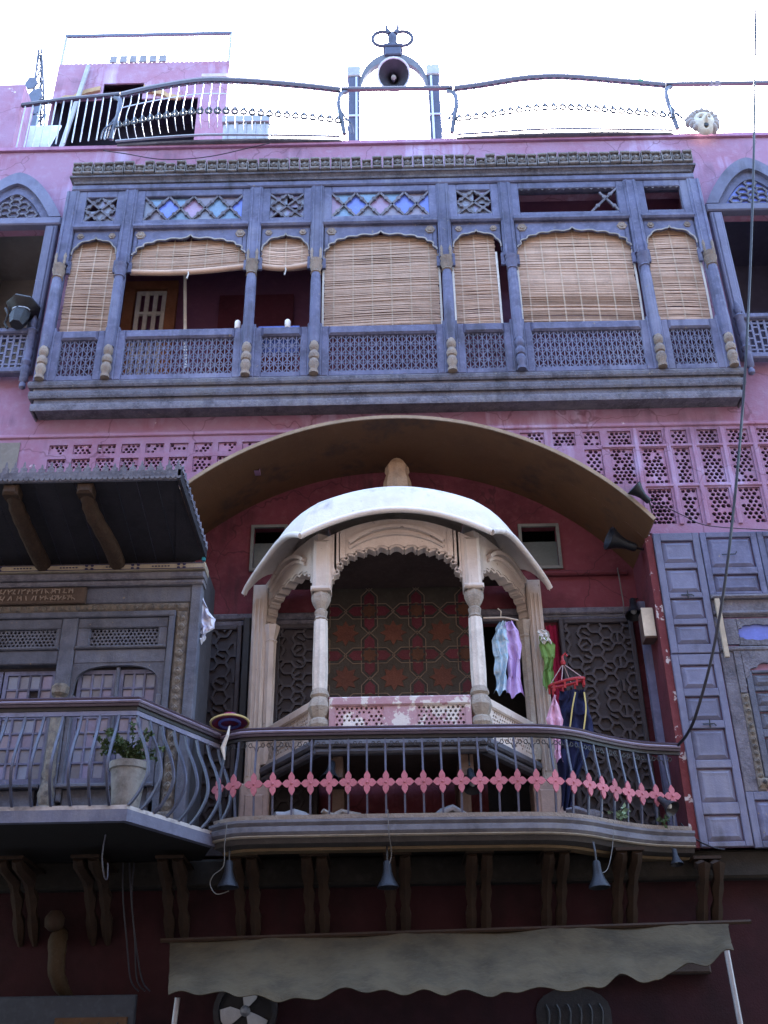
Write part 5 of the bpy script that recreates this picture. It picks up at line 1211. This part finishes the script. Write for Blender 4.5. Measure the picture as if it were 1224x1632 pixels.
# dark lantern at the left upper window
LN = thing('window_lantern', 'black flared lantern on the parapet of the left arched window', 'lantern', (-5.62, -.25, 12.2))
x, z = at(36, 495, -.3)
q = M(); q.lathe((x, -.3, z), [(.1, -.36), (.15, -.2), (.14, -.05), (.24, .02), (.27, .05), (.26, .09), (.16, .14), (.06, .17)], 14, (.05, .25, 1), .1); q.build('body', BLACK, LN, smooth=40)
q = M(); q.tube([(x+.13*math.cos(R(a)), -.36+.08*math.sin(R(a)), z-.04) for a in range(0, 361, 30)], .012, 5, False); q.build('ring', PALEIRON, LN)
q = M(); q.tube([(x-.3, -.25, z+.1), (x-.22, -.28, z-.05), (x-.26, -.25, z-.2), (x-.2, -.25, z-.3)], .018, 5); q.build('hook', BLACK, LN)
# wall box on the red return wall
WB = thing('wall_box', 'cream faced junction box on the red wall right of the carved door', 'box', (3.4, .3, 7.1))
q = M(); x, z = at(1028, 978, .25); x2, z2 = at(1040, 1020, .25); q.box(3.36, 3.517, .12, .36, z2-.02, z); q.build('body', mk('brown_box', (.12, .08, .07), rough=.8), WB)
q = M(); q.box(3.345, 3.5, .10, .119, z2, z+.02); q.build('front_cover', mk('cream_cover', (.62, .54, .42), rough=.7), WB)

# ------------------------------------------------------------------ clothes and other small things
from mathutils import noise as mnoise
def cloth(label, name, mat, prof, y, folds=3, amp=.03, cat='clothes', ph=0, drift=(0, 0), group=None):
    """prof: list of (xl, xr, z) rows from top to bottom"""
    rows = prof; q = M()
    def fn(u, v):
        f = v*(len(rows)-1); i = min(int(f), len(rows)-2); t = f-i; a, b = rows[i], rows[i+1]
        t = t*t*(3-2*t)
        xl, xr, z = [a[k]+(b[k]-a[k])*t for k in range(3)]
        s = .3+.7*v
        nz = mnoise.noise(Vector((u*3+ph*7, v*6, ph))); n2 = mnoise.noise(Vector((u*8+ph*3, v*13, 4+ph)))
        return (xl+(xr-xl)*u+.02*math.sin(v*9+ph+u*3)+.035*nz, y+amp*s*math.sin(u*math.pi*2*folds+ph+v*1.5)+1.3*amp*nz+.7*amp*n2, z+(.03*math.sin(u*9+ph)+.03*nz)*max(0, v-.75)*4+.02*n2)
    q.sheet(fn, 34, 34, (0, .008, 0)); o = q.build(name, mat, None, None, smooth=60); tag(o, label, cat, group); return o
def fab(name, c, c2=None, sc=12, stripe=False): return mk(name, c, dark=c2 or tuple(v*.6 for v in c), scale=sc, rough=.9, bump=.2, dk=.9 if c2 else .4)
q = M(); x, z = at(800, 988, -.02); q.tube([(1.22, -.05, z+.02), (1.5, -.03, z+.03), (1.68, 0, z)], .012, 5); q.tube([(1.45, -.03, z+.02), (1.46, -.03, z+.12), (1.42, -.03, z+.16)], .008, 5)
tag(q.build('hanger_bar', mk('pale_hanger', (.55, .47, .38), rough=.7)), 'pale hanger bar in the right side arch of the pavilion', 'hanger')
A_ = lambda px, py, y: at(px, py, y)
def rowsfrom(pts, y): return [(at(a, py, y)[0], at(b, py, y)[0], at((a+b)/2, py, y)[1]) for a, b, py in pts]
cloth('light blue and white patterned shirt hanging in the right side arch', 'hanging_shirt', fab('blue_white_print', (.35, .55, .72), (.65, .70, .76), 22), rowsfrom([(796, 806, 990), (786, 810, 1003), (785, 809, 1020), (790, 808, 1045), (788, 810, 1075), (786, 810, 1104)], -.06), -.06, 2, .035)
cloth('lavender shirt hanging beside the patterned one', 'hanging_shirt', fab('lavender_cloth', (.46, .33, .62)), rowsfrom([(804, 820, 990), (800, 828, 1005), (802, 828, 1025), (806, 830, 1050), (807, 832, 1080), (808, 836, 1108)], -.03), -.03, 2, .035, ph=1)
cloth('bright green garment hanging behind the right pier of the pavilion', 'hanging_garment', fab('green_cloth', (.17, .31, .09)), rowsfrom([(860, 874, 1012), (862, 882, 1026), (864, 884, 1048), (865, 883, 1068), (868, 882, 1096)], .35), .35, 2, .03, ph=2)
cloth('white garment over the green one beside the pavilion pier', 'hanging_garment', fab('white_cloth', (.72, .72, .72)), rowsfrom([(858, 870, 1004), (860, 876, 1014), (864, 876, 1024)], .33), .33, 2, .03, ph=3)
CH = thing('clothes_dryer', 'red oval plastic clothes dryer hanging on a hook', 'clothes dryer', (2.2, -.0, 6.4))
cx, cz = at(903, 1088, 0); rx = .23
q = M(); q.tube([(cx+rx*math.cos(R(a)), .0+.1*math.sin(R(a)), cz+.05*math.cos(R(a))) for a in range(0, 361, 15)], .02, 6, False); q.build('rim', mk('red_plastic', (.34, .022, .03), rough=.4, bump=0), CH, smooth=60)
q = M()
for a in (0, 70, 180, 250): q.tube([(cx+rx*math.cos(R(a)), .1*math.sin(R(a)), cz+.05*math.cos(R(a))), (cx-.02, 0, cz+.26)], .007, 4)
q.build('string', mk('grey_string', (.4, .3, .32), rough=.8, bump=0), CH)
q = M(); q.tube([(cx-.02, 0, cz+.26), (cx-.02, 0, cz+.36), (cx+.02, 0, cz+.40), (cx+.04, 0, cz+.36)], .016, 6); q.lathe((cx-.02, 0, cz+.24), [(.03, 0), (.035, .04), (.02, .07)], 8); q.build('hook', MATS['red_plastic'], CH)
for a in range(20, 360, 40):
    q = M(); p = (cx+rx*math.cos(R(a)), .1*math.sin(R(a)), cz+.05*math.cos(R(a))); q.box(p[0]-.012, p[0]+.012, p[1]-.012, p[1]+.012, p[2]-.1, p[2]-.015); q.build('peg', MATS['red_plastic'], CH)
navy = cloth('navy trousers with yellow piping hanging from the red dryer', 'hanging_trousers', fab('navy_cloth', (.012, .016, .06)), rowsfrom([(892, 932, 1100), (888, 938, 1115), (886, 942, 1140), (886, 944, 1165), (888, 942, 1195), (890, 925, 1240), (893, 915, 1290)], .02), .02, 3, .05)
q = M()
for a, b, c in ((917, 912, 908), (931, 934, 930)):
    pts = [(*at(px, py, -.055),) for px, py in ((a, 1103), (b, 1130), (c, 1165))]; q.tube(catmull([(p[0], -.05, p[1]) for p in pts], 4), .012, 4)
q.build('yellow_piping', mk('yellow_tape', (.5, .42, .16), rough=.8, bump=0), navy)
cloth('pale pink garment hanging from the left of the red dryer', 'hanging_garment', fab('pink_cloth', (.62, .36, .50)), rowsfrom([(882, 887, 1108), (876, 893, 1125), (874, 894, 1145), (878, 895, 1170), (882, 896, 1195), (885, 897, 1212)], -.06), -.06, 2, .03, ph=1)
cloth('white and blue cloth hung on the corner of the timber bay', 'hanging_cloth', fab('white_blue_cloth', (.72, .73, .80), (.42, .46, .74), 9), rowsfrom([(317, 323, 952), (314, 334, 970), (313, 340, 985), (316, 338, 1000), (318, 330, 1012), (319, 325, 1022)], -.80), -.80, 2, .04, cat='cloth')
# hat on the rail
HT = thing('straw_hat', 'colourful wide brimmed hat hung on the balcony rail corner', 'hat', (-1.95, -.85, 5.6))
x, z = at(366, 1152, -.9); ax = Vector((.05, -.12, -1))
q = M(); q.lathe((x, -.9, z), [(.22, -.01), (.225, .01), (.2, .0), (.1, -.02), (.085, -.1), (.0, -.13)], 24, ax); q.build('brim', mk('crimson_hat', (.25, .03, .06), dark=(.05, .05, .2), scale=9, dk=.9, rough=.8), HT, smooth=50)
e = ax.normalized(); u = Vector((1, 0, .05)).normalized(); v = e.cross(u)
q = M(); q.tube([Vector((x, -.9, z))+(u*math.cos(R(a))+v*math.sin(R(a)))*.222 for a in range(0, 361, 15)], .014, 6, False); q.build('brim_edge', mk('yellow_braid', (.55, .44, .2), rough=.8), HT)
q = M(); q.tube([Vector((x, -.9, z))+(u*math.cos(R(a))+v*math.sin(R(a)))*.12+e*.01 for a in range(0, 361, 20)], .018, 5, False); q.build('brim_stripe', mk('blue_braid', (.08, .10, .4), rough=.8), HT)
q = M(); q.tube([(x+.03, -1.08, z-.1), (x+.02, -1.12, z-.22), (x-.03, -1.1, z-.36), (x+.0, -1.1, z-.5)], [.01, .02, .03, .008], 5); q.build('tassel', mk('cream_tassel', (.5, .45, .4), rough=.9), HT)
# flower pot with bushy plant
x, _ = at(203, 1240, -1.75)
PT = thing('flower_pot', 'pale concrete flower pot standing on the left balcony', 'flower pot', (x, -1.72, 4.37))
q = M(); q.lathe((x, -1.72, 4.40), [(.12, 0), (.14, .03), (.19, .45), (.21, .46), (.215, .53), (.19, .535), (.17, .47), (.0, .46)], 16); q.build('pot', mk('stained_concrete_pot', (.24, .235, .23), dark=(.1, .095, .09), rough=.95, scale=6, dk=.8), PT, smooth=35)
def leafy(name, label, c, n, rad, h, seed, mat, lsz=.03, stems=9, cat='plant', droop=.3):
    r_ = random.Random(seed); o = thing(name, label, cat, c)
    q, s_ = M(), M()
    for k in range(stems):
        a = r_.uniform(0, 6.28); rr_ = rad*r_.uniform(.3, 1); hh = h*r_.uniform(.5, 1)
        pts = [Vector(c), Vector((c[0]+.3*rr_*math.cos(a), c[1]+.3*rr_*math.sin(a), c[2]+hh*.6)), Vector((c[0]+rr_*math.cos(a), c[1]+rr_*math.sin(a), c[2]+hh*(1-droop*r_.random())))]
        P_ = catmull([tuple(p) for p in pts], 4); s_.tube(P_, .004, 4)
        for j in range(n):
            p = Vector(P_[r_.randint(2, len(P_)-1)]); d = Vector((r_.gauss(0, 1), r_.gauss(0, 1), r_.gauss(.3, .8))).normalized(); e_ = d.cross(Vector((r_.gauss(0, 1), r_.gauss(0, 1), r_.gauss(0, 1)))).normalized(); L_ = lsz*r_.uniform(.6, 1.5)
            q.add([p, p+d*L_*.5+e_*L_*.3, p+d*L_, p+d*L_*.5-e_*L_*.3], [(0, 1, 2, 3)])
    s_.build('stem', mk('green_stem', (.06, .08, .03), rough=.8, bump=0), o); q.build('foliage', mat, o)['kind'] = 'stuff'; return o
GREEN = mk('fine_green_leaf', (.07, .11, .045), dark=(.04, .065, .03), light=(.10, .15, .06), scale=14, rough=.6, bump=0)
leafy('potted_plant', 'fine leaved bushy plant in the flower pot', (x+.02, -1.72, 4.86), 90, .5, .45, 3, GREEN, .038, 26)
x, z = at(985, 1300, -.35); leafy('creeper', 'small pale leaved creeper at the right of the balcony edge', (x, -.42, 4.52), 9, .16, .2, 6, mk('pale_green_leaf', (.22, .32, .20), scale=10, rough=.6, bump=0), .06, 6)
x, z = at(1055, 1285, -.25); leafy('creeper', 'dark stemmed creeper at the far right balcony corner', (x, -.25, 4.5), 6, .14, .16, 9, GREEN, .05, 5)
# dusty clutter on the balcony floor
rc = random.Random(21)
for px, lab in ((470, 'crushed grey pipe lying under the left part of the pavilion'), (545, 'grey tin sheet lying under the pavilion'), (720, 'flat dark board lying under the right of the pavilion'), (930, 'grey rag heap on the balcony floor by the right door')):
    x, z = at(px, 1283, -.5); q = M(); pts = [(x-.22+.11*k, -.55+rc.uniform(-.08, .08), 4.62+rc.uniform(-.04, .05)) for k in range(5)]
    q.tube(pts, [.03, .06, .05, .06, .02], 7); tag(q.build('debris', rc.choice((GREYMET, DUST, DKWOOD)), None, None, smooth=50), lab, 'debris')

# ------------------------------------------------------------------ awning and shop level
AW = thing('canvas_awning', 'dirty beige canvas awning with ragged scalloped edge over the shop', 'awning', (.5, -1.1, 3.0))
tl, tr_ = at(268, 1500, -.5), at(1168, 1472, -.5)
ra = random.Random(6)
def awn(u, v):
    x = -2.5+u*6.15+.24*v*(1-u)-.2*v*u; zt = 3.29+.10*u; 
    zb = 2.66+.02*math.sin(u*20)+.34*max(0, (u-.68)/.32)**1.5
    yb = -1.55+.35*max(0, (u-.7)/.3)
    sag = -.10*math.sin(v*math.pi)*(1-.4*u)
    z = zt+(zb-zt)*v+sag*.5+.035*v*math.sin(u*41+1)*(.4+.6*u)+.02*v*math.sin(u*90)
    if u > .86: z += .06*math.sin((u-.86)*60)*(v)*.8
    if v > .99: z += .05*abs(math.sin((u+.03*math.sin(u*13))*math.pi*8.5))*(.5+.5*math.sin(u*23+1))-.02
    cr = mnoise.noise(Vector((u*9, v*2.2, 1))); c2 = mnoise.noise(Vector((u*30+v*6, v*5, 3))); c3 = mnoise.noise(Vector((u*14, 0, 9)))
    z += .05*cr*v+.022*c2+.05*c3*(v > .99)
    return (x+.03*c3*(1 if u in (0, 1) else 0), -.5+(yb+.5)*v+.03*math.sin(u*25+v*4)+.05*cr+.03*c2, z)
q = M(); q.sheet(awn, 170, 22, (0, .006, -.006)); q.build('canvas', CANVAS, AW, smooth=60)
for k, (px, py, px2, py2) in enumerate(((283, 1590, 280, 1640), (1158, 1515, 1176, 1640))):
    a, b = at(px, py, -1.35), at(px2, py2, -1.2); q = M(); d = (b[0]-a[0], b[1]-a[1]); q.tube([(a[0], -1.35, a[1]), (a[0]+d[0]*4, -1.2, a[1]+d[1]*4)], .028, 7); q.build('pole', GREYMET, AW, smooth=60)
q = M(); q.tube([(-2.6, -.5, 3.31), (3.9, -.5, 3.40)], .025, 6); q.build('top_bar', MATS['dark_brown_wood'], AW)
q = M(); q.cbox(1.7, 3.55, .1, .249, 2.95, 3.2, .02); q.build('shop_beam', mk('brown_shop_beam', (.05, .036, .03), rough=.9), H)
# exhaust fan
FN = thing('exhaust_fan', 'round exhaust fan with white blades in the dark wall under the awning', 'fan', (-1.68, .15, 2.6))
x, z = at(392, 1612, .2)
q = M(); q.lathe((x, .20, z), [(.36, 0), (.36, -.08), (.30, -.08), (.30, .04)], 28, (0, 1, 0)); q.build('housing', BLACK, FN, smooth=40)
for k in range(3):
    an = R(200+k*120); q = M(); q.tf = lambda a, b, c, an=an: (x+a*math.cos(an)-c*math.sin(an), .14+b+c*.25, z+a*math.sin(an)+c*math.cos(an)); q.fan([(.05, -.03), (.14, -.1), (.26, -.11), (.285, 0), (.26, .09), (.14, .06), (.05, .03)], -.004, .004); q.build('blade', mk('dusty_white_blade', (.45, .44, .44), rough=.5), FN)
q = M(); q.lathe((x, .17, z), [(.05, 0), (.06, -.04), (.03, -.09), (.0, -.1)], 12, (0, 1, 0)); q.build('hub', GREYMET, FN, smooth=40)
# arched grille
x, z = at(912, 1590, .24); AG = thing('arched_grille', 'dark arched grille opening under the right half of the awning', 'grille', (x, .24, 2.0))
q = M(); pts = [(x-.42, 2.0), (x+.42, 2.0)]+[(x+.42*math.cos(R(a)), 2.6+.24*math.sin(R(a))) for a in range(0, 181, 20)]; q.prism(pts, .235, .2495); q.build('opening', BLACK, AG)  # flat black plate painted in for the dark of an opening
q = M()
for k in range(6):
    xx = x-.3+k*.12; q.tube(catmull([(xx, .21, 2.0), (xx, .19, 2.4), (xx+.02, .2, 2.58), (xx-.01, .215, 2.66)], 3), .014, 5)
q.build('bar', mk('dull_iron_bar', (.04, .04, .045), rough=.6), AG)
# shop sign boards at the lower left
SB = thing('shop_board', 'plain blue grey shop board at the lower left corner', 'sign board', (-3.6, -.4, 2.5))
q = M(); q.cbox(-5.6, -2.83, -.42, -.36, 2.05, 2.78, .015); q.build('board', mk('dull_blue_board', (.032, .04, .055), scale=3, rough=.7), SB)
q = M(); q.cbox(-3.68, -2.9, -.45, -.421, 2.40, 2.56, .01); p = q.build('wood_strip', mk('ochre_strip', (.08, .042, .02), rough=.8), SB)
for k in range(4): q = M(); q.lathe((-3.6+k*.2, -.45, 2.50), [(.012, 0), (.008, .01), (0, .012)], 6, (0, -1, 0)); q.build('nail', BLACK, p)
WBk = thing('wall_bracket', 'curved brown wooden wall bracket above the shop board', 'bracket', (-3.8, .1, 3.0))
q = M(); q.tube(catmull([(-3.92, .24, 3.5), (-3.9, .05, 3.42), (-3.86, -.05, 3.25), (-3.84, -.04, 3.05), (-3.78, .05, 2.9), (-3.72, .2, 2.82)], 4), [.06, .08, .1, .1, .1, .11, .11, .11, .1, .1, .1, .1, .1, .09, .09, .09, .08, .07, .06, .05, .04], 8); q.build('arm', mk('ochre_brown_wood', (.04, .024, .011), rough=.8, scale=7), WBk, smooth=50)
q = M(); q.lathe((-3.95, .0, 3.5), [(.05, 0), (.11, .05), (.12, .14), (.06, .22)], 10); q.build('knob', MATS['dark_brown_wood'], WBk, smooth=50)

# ------------------------------------------------------------------ wires
def wire(name, label, pts, r, mat, cat='cable'):
    q = M(); q.tube(catmull(pts, 8), r, 6); return tag(q.build(name, mat, None, None, smooth=60), label, cat)
W3 = lambda px, py, y: (at(px, py, y)[0], y, at(px, py, y)[1])
wire('power_cable', 'long dark power cable hanging down the right side of the house front', [(*[W3(1210, -60, -1.5)][0],), W3(1205, 0, -1.5), W3(1200, 300, -1.45), W3(1187, 600, -1.3), W3(1165, 850, -1.1), W3(1140, 1020, -.9), W3(1112, 1130, -.6), W3(1095, 1170, -.35), W3(1078, 1190, -.15)], .019, CABLE)
wire('thin_wire', 'thin dark wire running from the vault lamp across the pierced screens', [W3(1038, 800, -.5), W3(1060, 808, -.2), W3(1090, 822, -.12), W3(1130, 838, -.12), W3(1230, 845, -.12)], .007, CABLE)
wire('white_wire', 'white wire along the red wall above the right carved door', [W3(984, 905, .8), W3(990, 940, .78), W3(994, 968, .75), W3(988, 981, .76), W3(940, 981, .77), W3(870, 983, .77)], .009, WCABLE)
wire('thin_wire', 'loose wire sagging below the left bulged roof railing', [W3(165, 240, -.1), W3(200, 245, -.12), W3(260, 254, -.12), W3(330, 250, -.12), W3(400, 235, -.15), W3(430, 228, -.2)], .008, CABLE)
wire('thin_wire', 'wire curling off the foot of the folding shutter', [W3(1085, 1312, -.1), W3(1105, 1335, -.12), W3(1135, 1350, -.12), W3(1155, 1354, -.1)], .009, CABLE)
wire('lamp_wire', 'wire looping down to the left hanging lamp', [W3(362, 1310, -1.1), W3(358, 1345, -1.12), W3(356, 1380, -1.08), W3(340, 1395, -1.05), W3(335, 1410, -1.0), W3(345, 1425, -1.0), W3(365, 1420, -1.0)], .006, WCABLE)
wire('lamp_wire', 'wire from the balcony edge to the centre hanging lamp', [W3(618, 1290, -1.12), W3(620, 1330, -1.12), W3(624, 1360, -1.0), W3(618, 1385, -.98)], .006, WCABLE)
wire('lamp_wire', 'wire from the balcony edge to the right hanging lamp', [W3(978, 1310, -.6), W3(976, 1350, -.7), W3(968, 1385, -.85), W3(955, 1392, -.95)], .005, WCABLE)
for k, (x0, dx) in enumerate(((196, 0), (206, 3), (214, -4))):
    wire('hanging_wire', ('leftmost', 'middle', 'rightmost')[k]+' of three dark wires hanging below the corner of the left balcony', [W3(x0, 1375, -.3), W3(x0+dx, 1430, -.2), W3(x0+6+dx, 1500, -.1), W3(x0+12, 1560, .0), W3(x0+25, 1580, .0)], .009, CABLE)
wire('cable_loop', 'pale cable loop hanging below the left balcony', [W3(168, 1330, -1.4), W3(163, 1365, -1.35), W3(166, 1395, -1.3), W3(171, 1400, -1.3), W3(172, 1375, -1.35)], .009, IRON)
